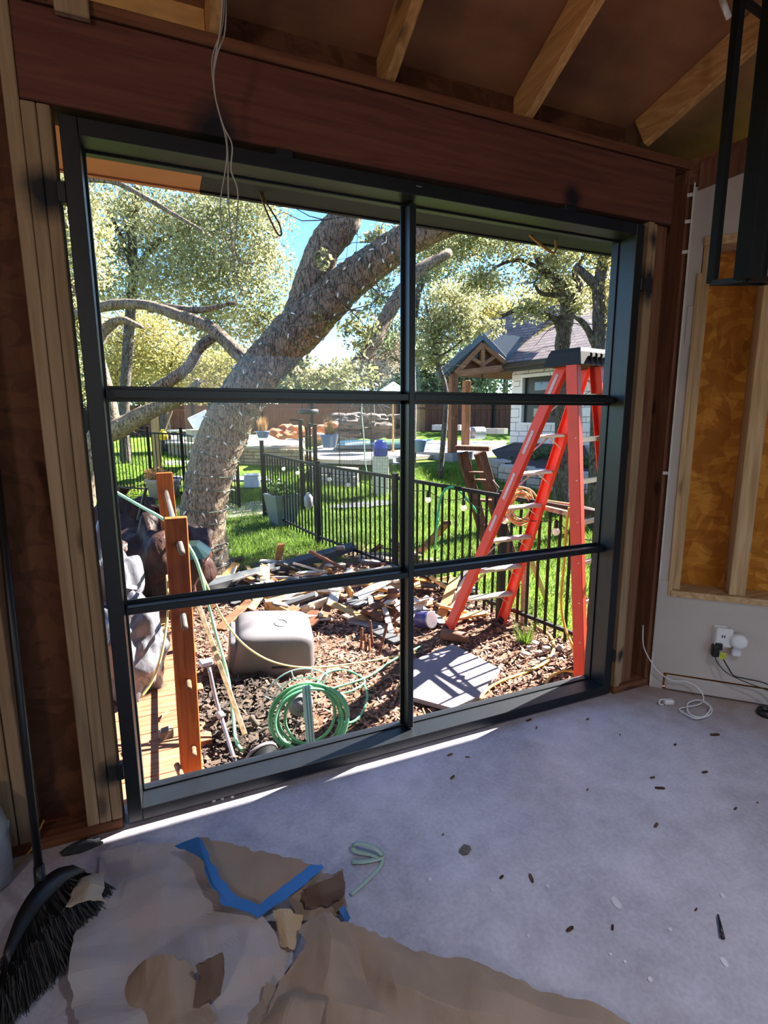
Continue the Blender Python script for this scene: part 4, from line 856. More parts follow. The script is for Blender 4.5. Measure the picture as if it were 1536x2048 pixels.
cable('yellow_hose', 'yellow hose snaking over the mulch outside the lower right pane', 'hose', [G(958, 1410)+z_, G(970, 1388)+z_, G(1000, 1368)+z_, G(1050, 1350)+z_, G(1090, 1330)+z_, G(1107, 1305)+z_, G(1102, 1280)+z_, G(1085, 1265)+z_, G(1068, 1255)+z_], .013, plain('dusty_yellow_hose', '#c9ab55', .6, vary=.2))
cable('extension_cord', 'orange-yellow extension cord curving by the ladder\'s foot', 'cord', [G(1088, 1385)+z_, G(1098, 1362)+z_, G(1125, 1348)+z_, G(1155, 1350)+z_, G(1185, 1352)+z_], .009, M_YC)
cable('extension_cord', 'yellow extension cord hanging down from the fence rail', 'cord', [A(1138, 1015, 3.75), A(1132, 1060, 3.75), A(1128, 1130, 3.75), A(1122, 1200, 3.75), A(1130, 1255, 3.7), A(1146, 1295, 3.6), G(1150, 1330)], .010, M_YC)

# ---- black metal fence
fence = thing('metal_fence', 'black metal picket fence running from the garden gate past the orange ladder', 'fence', (2.8, 4, -.3))
def fence_run(p0, p1, b0, b1, n, par, pr=.009):
    """top points p0->p1, bottom points b0->b1"""
    for k in range(n+1):
        f_ = k/n; a = p0*(1-f_)+p1*f_; b_ = b0*(1-f_)+b1*f_; b_ = np.array([a[0], a[1], b_[2]])
        build('picket', MB().bar(b_, a, pr*2, pr*2, (1, 0, 0)), M_BLACKM, par)
    build('rail', MB().bar(p0, p1, .03, .035), M_BLACKM, par); q0 = np.array([p0[0], p0[1], b0[2]+.1]); q1 = np.array([p1[0], p1[1], b1[2]+.1])
    build('rail', MB().bar(q0, q1, .028, .03), M_BLACKM, par)
def post(p, top, par, w_=.055):
    po_ = build('post', MB().bb(p[0]-w_/2, p[0]+w_/2, p[1]-w_/2, p[1]+w_/2, terrain(p[0], p[1])-.05, top, .003), M_BLACKM, par)
    build('post_cap', MB().bb(p[0]-w_*.62, p[0]+w_*.62, p[1]-w_*.62, p[1]+w_*.62, top, top+.02, .006), M_BLACKM, po_)
FP = [A(524, 907, 8.9), A(634, 930, 7.35), A(790, 955, 5.9), A(1008, 993, 4.55), A(1216, 1030, 3.72), A(1420, 1075, 3.1)]
for i in range(len(FP)-1):
    a, b_ = FP[i], FP[i+1]; ba = np.array([a[0], a[1], terrain(a[0], a[1])+.03]); bb_ = np.array([b_[0], b_[1], terrain(b_[0], b_[1])+.03])
    L = np.linalg.norm((a-b_)[:2]); fence_run(a, b_, ba, bb_, max(4, int(L/.098)), fence)
for i, p in enumerate(FP): post(p, p[2]+(.2 if i == 0 else .03), fence, .06)
fence2 = thing('metal_fence', 'black metal picket fence behind the big oak trunk on the left', 'fence', tuple(G(400, 1000)))
FL = [A(205, 872, 11.5), A(295, 866, 11.0), A(362, 868, 10.6), A(440, 884, 10.0), A(472, 893, 9.6)]
for i in range(len(FL)-1):
    a, b_ = FL[i], FL[i+1]; ba = np.array([a[0], a[1], terrain(a[0], a[1])]); bb_ = np.array([b_[0], b_[1], terrain(b_[0], b_[1])]); fence_run(a, b_, ba, bb_, max(4, int(np.linalg.norm(a-b_)/.1)), fence2)
    post(b_, b_[2]+.12, fence2, .06)
post(FL[0], FL[0][2]+.12, fence2, .06)
# string-light bulbs along the fence
M_BULB = plain('frosted_bulb', '#f2efe6', .15, vary=.03, trans=.4)
pb_ = None
t = thing('string_light_cord', 'black cord of the globe string lights strung along the metal fence', 'cord', tuple(A(780, 960, 6)-np.array([0, 0, .1])))
BL = [(567, 937, 8.3), (595, 945, 7.9), (659, 958, 7.1), (697, 969, 6.7), (856, 999, 5.4), (927, 1015, 5.0), (1009, 1040, 4.5), (1112, 1062, 4.05), (1194, 1105, 3.75)]
cpts = []
for i, (a, b, s) in enumerate(BL):
    p = A(a, b, s-.1); cpts.append(p+np.array([0, 0, .09]))
    t2 = thing('globe_bulb', 'clear globe bulb of the string lights hanging on the metal fence', 'light bulb', tuple(p-np.array([0, 0, .03])), 'globe string-light bulbs on the fence')
    build('socket', MB().lathe(tuple(p), [(.012, .02), (.017, .025), (.017, .07), (.008, .085)], 10), M_BLACKP, t2, True)
    build('glass_globe', MB().lathe(tuple(p), [(.004, -.034), (.018, -.03), (.028, -.016), (.03, 0), (.024, .014), (.013, .025)], 12), M_BULB, t2, True)
for i in range(len(cpts)-1):
    a, b_ = cpts[i], cpts[i+1]; build('cord_span', MB().tube([a*(1-f_)+b_*f_-np.array([0, 0, .05*4*f_*(1-f_)]) for f_ in np.linspace(0, 1, 8)], .004, 5), M_BLACKP, t)

# ---- orange stepladder
M_LAD = plain('orange_fibreglass', '#ee4a34', .45, vary=.12, scale=12, spec=.4); M_ALU = plain('ladder_aluminium', '#cfc8bc', .4, .35, vary=.12, scale=30)
la = G(893, 1262); lb = G(1005, 1246)
lcap = 3.62
TA = A(1137, 722, 3.62); TB = A(1205, 722, 3.75); TC = A(1141, 722, 3.42); TD = A(1196, 712, 3.52)
CB = A(1158, 1400, 2.82); CB[2] = -.3
lad = thing('step_ladder', 'tall orange fibreglass stepladder with aluminium steps outside the right panes', 'ladder', (2.8, 1.1, -.3))
TA = A(1126, 726, 3.56); TB = A(1176, 728, 3.72); TC = A(1143, 726, 3.40); TD = A(1195, 726, 3.54)
lc = GZ(1159, 1378, -.3); ld_ = GZ(1240, 1330, -.3)
def channel(a, b, wd_, dp, fl_, inward, nm='rail'):
    a = Vector(tuple(a)); b = Vector(tuple(b)); d_ = (b-a).normalized(); i_ = Vector(tuple(inward)); i_ = (i_-d_*i_.dot(d_)).normalized(); w_ = d_.cross(i_)
    mb = MB(); mb.bar(a, b, .006, wd_, w_)
    for s_ in (-1, 1): mb.bar(a+w_*s_*wd_/2+i_*dp/2, b+w_*s_*wd_/2+i_*dp/2, dp, .006, w_)
    return build(nm, mb, M_LAD, lad)
ab = (lb-la); ab /= np.linalg.norm(ab); cdv = (ld_-lc); cdv /= np.linalg.norm(cdv)
railA = channel(la, TA, .095, .03, 0, ab); channel(lb, TB, .095, .03, 0, -ab)
channel(lc, TC, .075, .04, 0, cdv, 'rear_rail'); channel(ld_, TD, .075, .04, 0, -cdv, 'rear_rail')
for k in range(1, 8):
    f_ = k*.302/2.4+.02
    if f_ > .97: break
    p, q_ = la+(TA-la)*f_, lb+(TB-lb)*f_
    fw = np.cross(ab, [0, 0, 1]); st = build('step', MB().bar(p+ab*.01, q_-ab*.01, .085, .022, (0, 0, 1), .004), M_ALU, lad)
    for q3, s_ in ((p, 1), (q_, -1)):
        build('brace', MB().bar(q3+ab*s_*.02-np.array([0, 0, .10]), q3+ab*s_*.14-np.array([0, 0, .008]), .018, .004), M_ALU, st)
    p, q_ = lc+(TC-lc)*f_, ld_+(TD-ld_)*f_
    rb_ = build('rear_brace', MB().bar(p, q_, .012, .035, (0, 0, 1), .003), M_ALU, lad)
    build('rear_brace_lip', MB().bar(p+np.array([0, -.012, .016]), q_+np.array([0, -.012, .016]), .02, .006, (0, 0, 1), .001), M_ALU, rb_)
# moulded top cap
ctrc = (TA+TB+TC+TD)/4; ex = (TB+TD-TA-TC)/2; ex[2] = 0; wx = np.linalg.norm(ex); ex /= wx; ey = (TA+TB-TC-TD)/2; ey[2] = 0; wy_ = np.linalg.norm(ey); ey -= ex*(ey@ex); ey /= np.linalg.norm(ey)
Rc = Matrix((tuple(ex), tuple(ey), (0, 0, 1))).transposed(); ctop = ctrc+np.array([0, 0, .035])
M_CAP = plain('cap_plastic', '#2a2826', .6, vary=.2, spec=.3)
V = []
for zz, kx, ky in ((-.06, 1.12, 1.25), (.02, 1.0, 1.05), (.045, .92, .95)):
    for sx, sy in ((-1, -1), (1, -1), (1, 1), (-1, 1)): V.append(tuple(Vector(tuple(ctop))+Rc @ Vector((sx*(wx/2+.035)*kx, sy*(wy_/2+.03)*ky, zz))))
tcap = build('top_cap', MB().add(V, [(3, 2, 1, 0), (8, 9, 10, 11)]+[(r_*4+k, r_*4+(k+1) % 4, r_*4+4+(k+1) % 4, r_*4+4+k) for r_ in range(2) for k in range(4)]), M_CAP, lad)
for sx in (-.6, -.2, .2, .6): build('cap_rib', MB().box(tuple(Vector(tuple(ctop))+Rc @ Vector((sx*wx/2, -(wy_/2+.05), -.02))), (.012, .014, .07), Rc, .003), M_CAP, tcap)
for (a, b) in ((la, TA), (lb, TB), (lc, TC)): build('rubber_foot', MB().bar(a-np.array([0, 0, .01]), a+(b-a)*.02, .07, .075, (0, 1, 0), .006), M_BLACKP, lad)
M_DEC = plain('worn_decal', '#e7c9bd', .6, vary=.4, scale=70)
for f_, L in ((.44, .14), (.56, .22), (.72, .18), (.90, .16)):
    p = la+(TA-la)*f_; dd = (TA-la)/np.linalg.norm(TA-la); build('worn_label', MB().bar(p-ab*.005, p-ab*.005+dd*L, .0015, .03, np.cross(dd, ab)), M_DEC, railA)

# ---- old wooden stepladder beyond the fence
M_OLD = wood('old_brown_wood', '#6a4c38', '#402a1e', 2, objvar=.08)
t = thing('wooden_stepladder', 'old brown wooden stepladder folded against the far side of the fence', 'ladder', tuple(G(1000, 1150)))
s_ = 5.35
for (a, b) in (((925, 905, s_), (985, 1135, s_)), ((964, 905, s_-.15), (1040, 1160, s_-.25)), ((958, 905, s_+.1), (1020, 1130, s_+.35))): build('rail', MB().bar(A(*a), A(*b), .045, .11 if a[0] < 960 else .07, (1, 0, 0), .004), M_OLD, t)
build('cap_board', MB().bar(A(912, 895, s_), A(980, 897, s_-.1), .22, .045, (0, 0, 1), .006), M_OLD, t)
for a, b in (((940, 945), (975, 946)), ((952, 960), (985, 962)), ((958, 1000), (1000, 1002)), ((970, 1050), (1015, 1052))): build('tread', MB().bar(A(a[0], a[1], s_), A(b[0], b[1], s_-.12), .1, .022, (0, 0, 1), .003), M_OLD, t)
build('hinge', MB().tube([A(985, 960, s_-.2), A(998, 975, s_-.2), A(992, 985, s_-.2)], .006, 6), M_CHR, t)
# rope coil and sticks on the fence
M_TR = plain('tan_rope', '#c7a877', .85, vary=.25, scale=90)
t = thing('rope_coil', 'tan rope coil hung over the fence rail behind the orange ladder', 'rope', tuple(A(1042, 1045, 4.35)))
for k in range(7):
    c0 = A(1040+random.uniform(-5, 5), 1012+random.uniform(-4, 4), 4.32); build('rope_loop', MB().tube([c0+RH*(.10+.012*k)*cos(a)*.75+np.array([0, 0, 1])*(.10+.01*k)*sin(a)-FH*.015*sin(2*a+k) for a in np.linspace(0, 2*pi, 22)], .007, 6), M_TR, t, True)
tag(build('board', MB().bar(A(1065, 1010, 4.2), A(1150, 1030, 3.8), .04, .035, (0, 0, 1), .004), wood('grey_board', '#a89a88', '#857867', 0)), 'grey wood strip tied along the fence rail by the ladder', 'board')
tag(build('bamboo_pole', MB().tube([A(1085, 1002, 4.4), A(1140, 1010, 4.1), A(1225, 1030, 3.7)], .016, 8), plain('bamboo', '#b6935c', .6), None, True), 'tan bamboo pole lying on the fence rail', 'pole')
tag(build('fence_stake', MB().bar(G(1048, 1250), A(1052, 1120, 4.35), .06, .04, (0, 1, 0), .004), MATS['grey_board']), 'grey timber stake leaning on the fence behind the ladder', 'stake')
tag(build('fence_stake', MB().bar(G(1095, 1205), A(1062, 1120, 4.4), .05, .02, (0, 1, 0), .004), MATS['bamboo']), 'slanted tan lath leaning on the fence behind the ladder', 'stake')

# ---- demolition scrap heap
M_SC = [wood('scrap_pine', '#d9a868', '#b3803f', 0, objvar=.2), wood('scrap_grey', '#8d8785', '#66625f', 0, objvar=.25), wood('scrap_brown', '#7c4f34', '#573321', 0, objvar=.25), plain('scrap_slate', '#4c4d50', .8, vary=.3, objvar=.3), wood('scrap_pale', '#e2d3c0', '#bfae9c', 0, objvar=.1)]
SN = ['pine_offcut', 'grey_board_scrap', 'brown_board_scrap', 'slate_shingle', 'pale_lath']
SLAB = ['yellow pine offcut in the demolition heap', 'weathered grey board scrap in the demolition heap', 'brown broken board in the demolition heap', 'dark slate-coloured shingle in the demolition heap', 'pale splintered lath in the demolition heap']
hc_ = G(700, 1175)
for k in range(200):
    px = random.uniform(430, 940); py = random.uniform(1100, 1255)
    if px < 560 and py > 1215: py -= 60
    if px > 860 and py < 1170: continue
    if px < 700 and py < 1128: continue
    p = G(px, py); kd = random.choice([0, 0, 1, 2, 2, 3, 4, 4, 4]); L = random.uniform(.15, .6)*(.6 if kd == 3 else 1); w_ = random.uniform(.04, .11)*(1.6 if kd == 3 else 1)
    hh = .16*math.exp(-((p[0]-hc_[0])**2/.9+(p[1]-hc_[1])**2/1.1))
    ax = random.gauss(0, .25); ay = random.gauss(0, .22); az = random.uniform(0, pi)
    R_ = rxyz(ax, ay, az); mb = MB(); n_ = 4; V = []
    x0 = random.uniform(-.15, .15)*w_; 
    V = [(-L/2+x0, -w_/2, 0), (L/2, -w_/2, 0), (L/2+random.uniform(-.3, .3)*w_, w_*.1, 0), (L/2-x0, w_/2, 0), (-L/2, w_/2, 0), (-L/2+random.uniform(-.4, .4)*w_, 0, 0)]
    V = [tuple(Vector(v)) for v in V]; th = random.uniform(.008, .03)
    mb.prism(V[::-1], (0, 0, th)); zb = p[2]+hh*random.uniform(.1, 1)+abs(ay)*L/2+.01
    mb.v = [tuple(R_ @ Vector(v)+Vector((p[0], p[1], zb))) for v in mb.v]
    tag(build(SN[kd], mb, M_SC[kd]), SLAB[kd], 'wood scrap', 'demolition scrap of '+SN[kd].replace('_', ' '))
def beam(nm, a, b, w_, h_, m, lab, cat='board', up=(0, 0, 1)): tag(build(nm, MB().bar(a, b, w_, h_, up, .005), m), lab, cat)
z3 = np.array([0, 0, .12])
M_GUT = plain('slate_gutter', '#363b3f', .6, vary=.15)
t = thing('gutter_length', 'long slate-grey metal gutter lying across the heap before the tree', 'gutter', tuple(G(540, 1160)))
ga, gb = G(385, 1200)+z3, G(708, 1118)+z3*1.6
build('gutter_face', MB().bar(ga, gb, .11, .02, (0, -.4, 1), .003), M_GUT, t); build('gutter_lip', MB().bar(ga+np.array([0, -.05, -.035]), gb+np.array([0, -.05, -.035]), .02, .075, (0, 0, 1), .003), M_GUT, t)
build('wire_tie', MB().tube([ga*.5+gb*.5+np.array([.06*cos(a)*.3, .07*cos(a), .03+.06*sin(a)]) for a in np.linspace(0, 2*pi, 14)], .004, 5), M_CHR, t)
t = thing('broken_frame', 'broken pine box frame lying open on the heap behind the grey tub', 'wood scrap', tuple(G(600, 1240)))
M_PB = M_SC[0]
build('side_board', MB().bar(G(532, 1222)+z3*.6, G(690, 1190)+z3, .09, .02, (0, -.6, 1), .003), M_PB, t); build('side_board', MB().bar(G(575, 1240)+z3*.4, G(665, 1215)+z3*.7, .09, .02, (0, 1, .3), .003), M_SC[4], t)
build('end_board', MB().bar(G(530, 1220)+z3*.5, G(578, 1242)+z3*.4, .02, .11, (0, 0, 1), .003), M_PB, t); build('end_board', MB().bar(G(690, 1190)+z3, G(705, 1205)+z3*.6, .02, .1, (0, 0, 1), .003), M_PB, t)
beam('board', G(437, 1265)+z3*.2, G(515, 1205)+z3*.7, .1, .02, M_SC[2], 'brown board sloping down behind the yellow rope')
beam('board', G(835, 1110), A(895, 1045, 5.3), .085, .04, wood('brown_timber', '#8a6248', '#654330', 0), 'brown timber end leaning up against the metal fence')
beam('board', G(556, 1125)+z3*.1, A(562, 1088, 6.1), .09, .03, M_SC[0], 'short tan board end standing on the grass edge')
beam('board', G(684, 1108)+z3*.3, A(680, 1094, 6.0), .1, .03, M_SC[1], 'short pale block standing behind the slate gutter')
beam('board', G(785, 1215)+z3*.2, A(785, 1182, 4.5), .09, .05, M_SC[2], 'upright brown block standing by the window mullion')
for k, (a, b, c_, d_) in enumerate(((722, 1300, 724, 1255), (732, 1302, 730, 1268), (740, 1305, 738, 1278), (758, 1310, 775, 1245), (745, 1290, 740, 1240))):
    p = G(a, b); q_ = A(c_, d_, (p-CAM)@FH+.05); beam('wooden_stake', p, q_, .022, .018, M_SC[2], 'thin brown stake stuck upright in the mulch near the mullion', 'stake', (1, 0, 0)); 
for o in COL.objects:
    if o.name.startswith('wooden_stake'): o['group'] = 'thin stakes stuck in the mulch'
for (a, b, c_, d_, m) in ((700, 1245, 780, 1262, 1), (745, 1262, 800, 1290, 3), (690, 1240, 735, 1228, 4), (745, 1228, 790, 1245, 0)):
    beam('board', G(a, b)+z3*.2, G(c_, d_)+z3*.2, .12, .02, M_SC[m], SLAB[m].replace('in the demolition heap', ['lying', 'tipped', 'propped', 'flat', 'resting'][m]+' by the upright stakes'))
p = G(838, 1255); t = thing('paint_can', 'purple-blue tin on its side by the mullion in the heap', 'can', tuple(p))
build('can_wall', MB().lathe(tuple(p+np.array([0, 0, .07])), [(.0, 0), (.07, 0), (.07, .14), (.066, .145), (0, .145)], 18, rxyz(1.3, 0, .4)), plain('purple_tin', '#3d3a78', .35), t, True); build('rim', MB().lathe(tuple(p+np.array([0, 0, .07])), [(.068, .135), (.074, .135), (.074, .147), (.068, .147)], 18, rxyz(1.3, 0, .4)), M_CHR, t, True)

# ---- tall grey planter with a shrub
p = G(566, 1050); t = thing('planter_pot', 'tall tapered grey planter with a small shrub before the metal fence', 'planter', tuple(p))
V = []
for zz, r_ in ((0, .155), (.48, .22), (.50, .225), (.52, .22), (.52, .19), (.44, .18)):
    for sx, sy in ((-1, -1), (1, -1), (1, 1), (-1, 1)): v = rz(.25) @ Vector((sx*r_, sy*r_, zz)); V.append((v.x+p[0], v.y+p[1], v.z+p[2]))
build('pot_wall', MB().add(V, [(3, 2, 1, 0), (20, 21, 22, 23)]+[(r_*4+k, r_*4+(k+1) % 4, r_*4+4+(k+1) % 4, r_*4+4+k) for r_ in range(5) for k in range(4)]), plain('grey_glaze', '#59615f', .5, vary=.12), t)
M_LEAFD = plain('shrub_leaf', '#4d6a33', .5, vary=.3, island=.4, trans=.3)
def leafcloud(name, cs, n, size, m, par, clump=None, seed=None, drop=0):
    """cs: list of (center, radii); clumps of small leaves"""
    rg = np.random.default_rng(seed or 5); Vs = []; w = np.array([np.prod(r_)**.66 for _, r_ in cs]); w = w/w.sum()
    for (c, r_), wk in zip(cs, w):
        k = int(n*wk)+1; nc = max(2, int(k/(clump or 60))); u = rg.normal(size=(nc, 3)); u /= np.linalg.norm(u, axis=1)[:, None]
        cc = np.array(c)+u*np.array(r_)*(rg.uniform(0, 1, nc)**.45)[:, None]
        idx = rg.integers(0, nc, k); sig = np.mean(r_)*.17
        P = cc[idx]+rg.normal(0, 1, (k, 3))*np.array([sig, sig, sig*.7])
        a = rg.normal(size=(k, 3)); a /= np.linalg.norm(a, axis=1)[:, None]; b = np.cross(a, rg.normal(size=(k, 3))); b /= np.linalg.norm(b, axis=1)[:, None]
        L = size*rg.uniform(.6, 1.35, k)[:, None]; V = np.empty((k*4, 3)); V[0::4] = P-a*L*.5; V[1::4] = P+b*L*.26; V[2::4] = P+a*L*.5; V[3::4] = P-b*L*.26; Vs.append(V)
    o = fast_mesh(name, np.concatenate(Vs), 4, m, par); return tag(o, kind='stuff')
leafcloud('shrub_foliage', [(p+np.array([0, 0, .62]), (.2, .2, .14)), (p+np.array([.05, -.1, .52]), (.18, .12, .06))], 700, .06, M_LEAFD, t, 12)
# ---- hanging white plant tag pot, blue tarp on the lawn
tag(build('lawn_tarp', crumple_blob(G(740, 1010)+np.array([0, 0, .02]), (.8, .28, .035), 90, 4, .25), plain('dark_blue_tarp', '#2c2c3e', .8, vary=.5, scale=9, c2='#4d4a58')), 'dark blue crumpled tarp lying on the lawn beyond the fence', 'tarp')
p = A(617, 1003, 7.4); tag(build('hanging_lantern', MB().lathe(tuple(p), [(.01, -.12), (.06, -.06), (.065, .06), (.04, .1), (.01, .13)], 12), plain('frost_grey', '#9a9fa6', .4), None, True), 'small frosted grey lantern hanging on the fence by the planter', 'lantern')

# ---- trees
def bark(name, c1, c2, sc=1.):
    if name in MATS: return MATS[name]
    m, n, l, b = mk(name); tc = n.new('ShaderNodeTexCoord'); mp = n.new('ShaderNodeMapping'); mp.inputs['Scale'].default_value = (sc, sc, sc*.3); l.new(tc.outputs['Object'], mp.inputs[0])
    nz = n.new('ShaderNodeTexNoise'); nz.inputs['Scale'].default_value = 30; nz.inputs['Detail'].default_value = 8; nz.inputs['Roughness'].default_value = .65; nz.inputs['Distortion'].default_value = 1.2; l.new(mp.outputs[0], nz.inputs['Vector'])
    nb = n.new('ShaderNodeTexNoise'); nb.inputs['Scale'].default_value = 75; nb.inputs['Detail'].default_value = 4; l.new(mp.outputs[0], nb.inputs['Vector'])
    mu = n.new('ShaderNodeMath'); mu.operation = 'MULTIPLY_ADD'; l.new(nb.outputs[0], mu.inputs[0]); mu.inputs[1].default_value = .6; l.new(nz.outputs[0], mu.inputs[2])
    rp = n.new('ShaderNodeValToRGB'); rp.color_ramp.elements[0].position = .66; rp.color_ramp.elements[0].color = rgb(c2); rp.color_ramp.elements[1].position = .92; rp.color_ramp.elements[1].color = rgb(c1); l.new(mu.outputs[0], rp.inputs[0])
    l.new(rp.outputs[0], b.inputs['Base Color']); b.inputs['Roughness'].default_value = .95; b.inputs['Specular IOR Level'].default_value = .15
    bp = n.new('ShaderNodeBump'); bp.inputs['Strength'].default_value = 1.; bp.inputs['Distance'].default_value = .035; l.new(mu.outputs[0], bp.inputs['Height']); l.new(bp.outputs[0], b.inputs['Normal'])
    MATS[name] = m; return m
M_BARK = bark('oak_bark', '#a8957f', '#4e4036'); M_BARK2 = bark('grey_bark', '#6f6862', '#39332e', .8)
M_LEAF = plain('oak_leaf', '#b0ab80', .38, vary=.3, scale=.6, island=.45, trans=.45, c2='#858a5c')
M_LEAF2 = plain('yellow_leaf', '#bfb272', .42, vary=.25, scale=.5, island=.4, trans=.45, c2='#98965a')
M_LEAF3 = plain('deep_leaf', '#8f9a72', .42, vary=.3, scale=.5, island=.45, trans=.45, c2='#657350')
def limb(name, pts, rad, par, m=M_BARK, n=12, sub=6, jag=.08, seed=0):
    C_ = catmull(pts, sub); R = np.interp(np.linspace(0, 1, len(C_)), np.linspace(0, 1, len(rad)), rad)
    rg = np.random.default_rng(seed+len(C_)); J = rg.uniform(1-jag, 1+jag, (len(C_), n))
    return build(name, MB().tube(C_, R, n, True, lambda i, j, p: J[i, j]), m, par, True)
def twigs(par, starts, n, L, r0, seed, m=M_BARK2):
    rg = np.random.default_rng(seed); mb = MB()
    for k in range(n):
        p = np.array(starts[rg.integers(len(starts))], float); d = rg.normal(size=3); d[2] = d[2]*.5+.1; d /= np.linalg.norm(d); P = [p]
        for i in range(4): d = d+rg.normal(0, .35, 3); d /= np.linalg.norm(d); P.append(P[-1]+d*L*rg.uniform(.15, .35))
        mb.tube(P, [r0, r0*.8, r0*.6, r0*.45, r0*.25], 5, False)
    return tag(build('twigs', mb, m, par, True), kind='stuff')

# big leaning oak in front
S0 = 5.75
ob = G(408, 1152); S0 = float((ob-CAM)@FH)
oak = thing('oak_tree', 'large leaning oak with forked trunk wrapped in string lights', 'tree', tuple(ob))
TP = [ob-np.array([0, 0, .08]), A(408, 1120, S0), A(405, 1050, S0), A(418, 960, S0), A(447, 870, S0+.03), A(488, 790, S0+.05), A(545, 715, S0+.08), A(612, 645, S0+.1), A(690, 570, S0+.05), A(755, 520, S0), A(815, 480, S0-.05), A(900, 440, S0-.1), A(1010, 410, S0-.2), A(1150, 400, S0-.3)]
TR = [.36, .285, .25, .255, .265, .25, .24, .25, .2, .175, .165, .15, .13, .1]
limb('trunk', TP, TR, oak, n=30, sub=12, jag=.05)
limb('limb', [A(560, 715, S0+.1), A(598, 640, S0+.14), A(625, 560, S0+.15), A(652, 490, S0+.15), A(688, 440, S0+.15), A(690, 385, S0+.15), A(660, 300, S0+.1), A(655, 150, S0+.0)], [.16, .19, .185, .175, .18, .17, .15, .12], oak, n=22, sub=10, jag=.05, seed=3)
limb('branch', [A(505, 730, S0+.1), A(470, 700, S0+.2), A(420, 655, S0+.4), A(360, 632, S0+.6), A(290, 610, S0+.9), A(215, 612, S0+1.2), A(120, 640, S0+1.5)], [.09, .085, .075, .07, .06, .065, .05], oak, n=10, seed=5)
limb('branch', [A(430, 672, S0+.4), A(400, 695, S0+.3), A(375, 735, S0+.3), A(330, 768, S0+.3), A(290, 790, S0+.4)], [.05, .06, .06, .07, .05], oak, n=10, seed=6)
limb('branch', [A(300, 618, S0+.9), A(330, 615, S0+.8), A(400, 620, S0+.6), A(470, 605, S0+.5)], [.05, .05, .04, .02], oak, n=8, seed=8)
limb('branch', [A(160, 358, S0+1), A(230, 365, S0+.9), A(290, 395, S0+.8), A(350, 430, S0+.7), A(405, 462, S0+.6)], [.03, .03, .028, .024, .015], oak, n=8, seed=9)
sprig = [A(700, 620, S0-.1), A(760, 590, S0-.2), A(730, 700, S0+.1), A(650, 440, S0-.1), A(715, 470, S0), A(690, 760, S0+.3), A(770, 480, S0)]
twigs(oak, sprig+[A(590, 680, S0), A(650, 600, S0)], 40, .9, .006, 4)
leafcloud('sprig_leaves', [(A(700, 750, S0+.3), (.45, .3, .18)), (A(600, 745, S0+.2), (.25, .25, .2)), (A(765, 470, S0+.1), (.25, .25, .12)), (A(720, 660, S0), (.22, .2, .28)), (A(668, 640, S0), (.3, .1, .1)), (A(645, 520, S0-.25), (.08, .08, .2)), (A(640, 760, S0+.1), (.5, .2, .1))], 2600, .06, M_LEAF, oak, 10, 9)
leafcloud('canopy_foliage', [((1.2, 5.2, 6.4), (2.2, 1.8, .9)), ((3.6, 4.6, 6.0), (1.9, 1.7, .8)), ((5.6, 4.2, 5.8), (1.6, 1.5, .7)), ((-.6, 6.4, 6.6), (1.8, 1.6, .9))], 4500, .10, M_LEAF, oak, 30, 21)

# string lights wrapped round the trunk
sl = thing('mini_string_lights', 'mini string lights with white bulbs wound around the leaning oak trunk', 'string lights', tuple(ob+np.array([.3, 0, .1])))
C_ = catmull(TP, 12); R_t = np.interp(np.linspace(0, 1, len(C_)), np.linspace(0, 1, len(TR)), TR)
def trunk_at(u): i = int(u); f_ = u-i; return C_[i]*(1-f_)+C_[i+1]*f_, R_t[i]*(1-f_)+R_t[i+1]*f_, (C_[i+1]-C_[i])
def around(u, ang, k=1.04):
    c, r_, d_ = trunk_at(u); d_ = Vector(tuple(d_)).normalized(); a_ = d_.cross(Vector((0, 1, 0))).normalized(); b_ = d_.cross(a_)
    return np.array(Vector(tuple(c))+(a_*cos(ang)+b_*sin(ang))*r_*k)
M_LW = plain('green_light_wire', '#3f5a4a', .6); M_LB = plain('mini_bulb_white', '#ece7dc', .3, vary=.05)
mb_pts = []
for (u0, u1, turns) in ((10, 20, 5), (24, 72, 11), (72, 118, 9)):
    pts = [around(u0+(u1-u0)*f_+.5*sin(f_*40), f_*turns*2*pi, 1.05) for f_ in np.linspace(0, 1, turns*18)]
    build('light_wire', MB().tube(pts, .0045, 5), M_LW, sl, True)
    for p_ in pts[::2]:
        if (p_-CAM)@FH < S0+.12: mb_pts.append(p_)
random.shuffle(mb_pts)
bme = None
for p_ in mb_pts[:130]:
    d_ = RNG.normal(size=3); d_[1] -= .6; d_ /= np.linalg.norm(d_)
    if bme is None:
        o = build('mini_bulb', MB().tube([(0, 0, 0), (0, 0, .02), (0, 0, .045), (0, 0, .055)], [.005, .0085, .007, .002], 6), M_LB, sl, True, local=True); bme = o
    else: o = bme.copy(); COL.objects.link(o); o.parent = sl
    o.location = Vector(tuple(p_))-WLOC[sl.name]; o.rotation_euler = Vector(tuple(d_)).to_track_quat('Z', 'Y').to_euler()

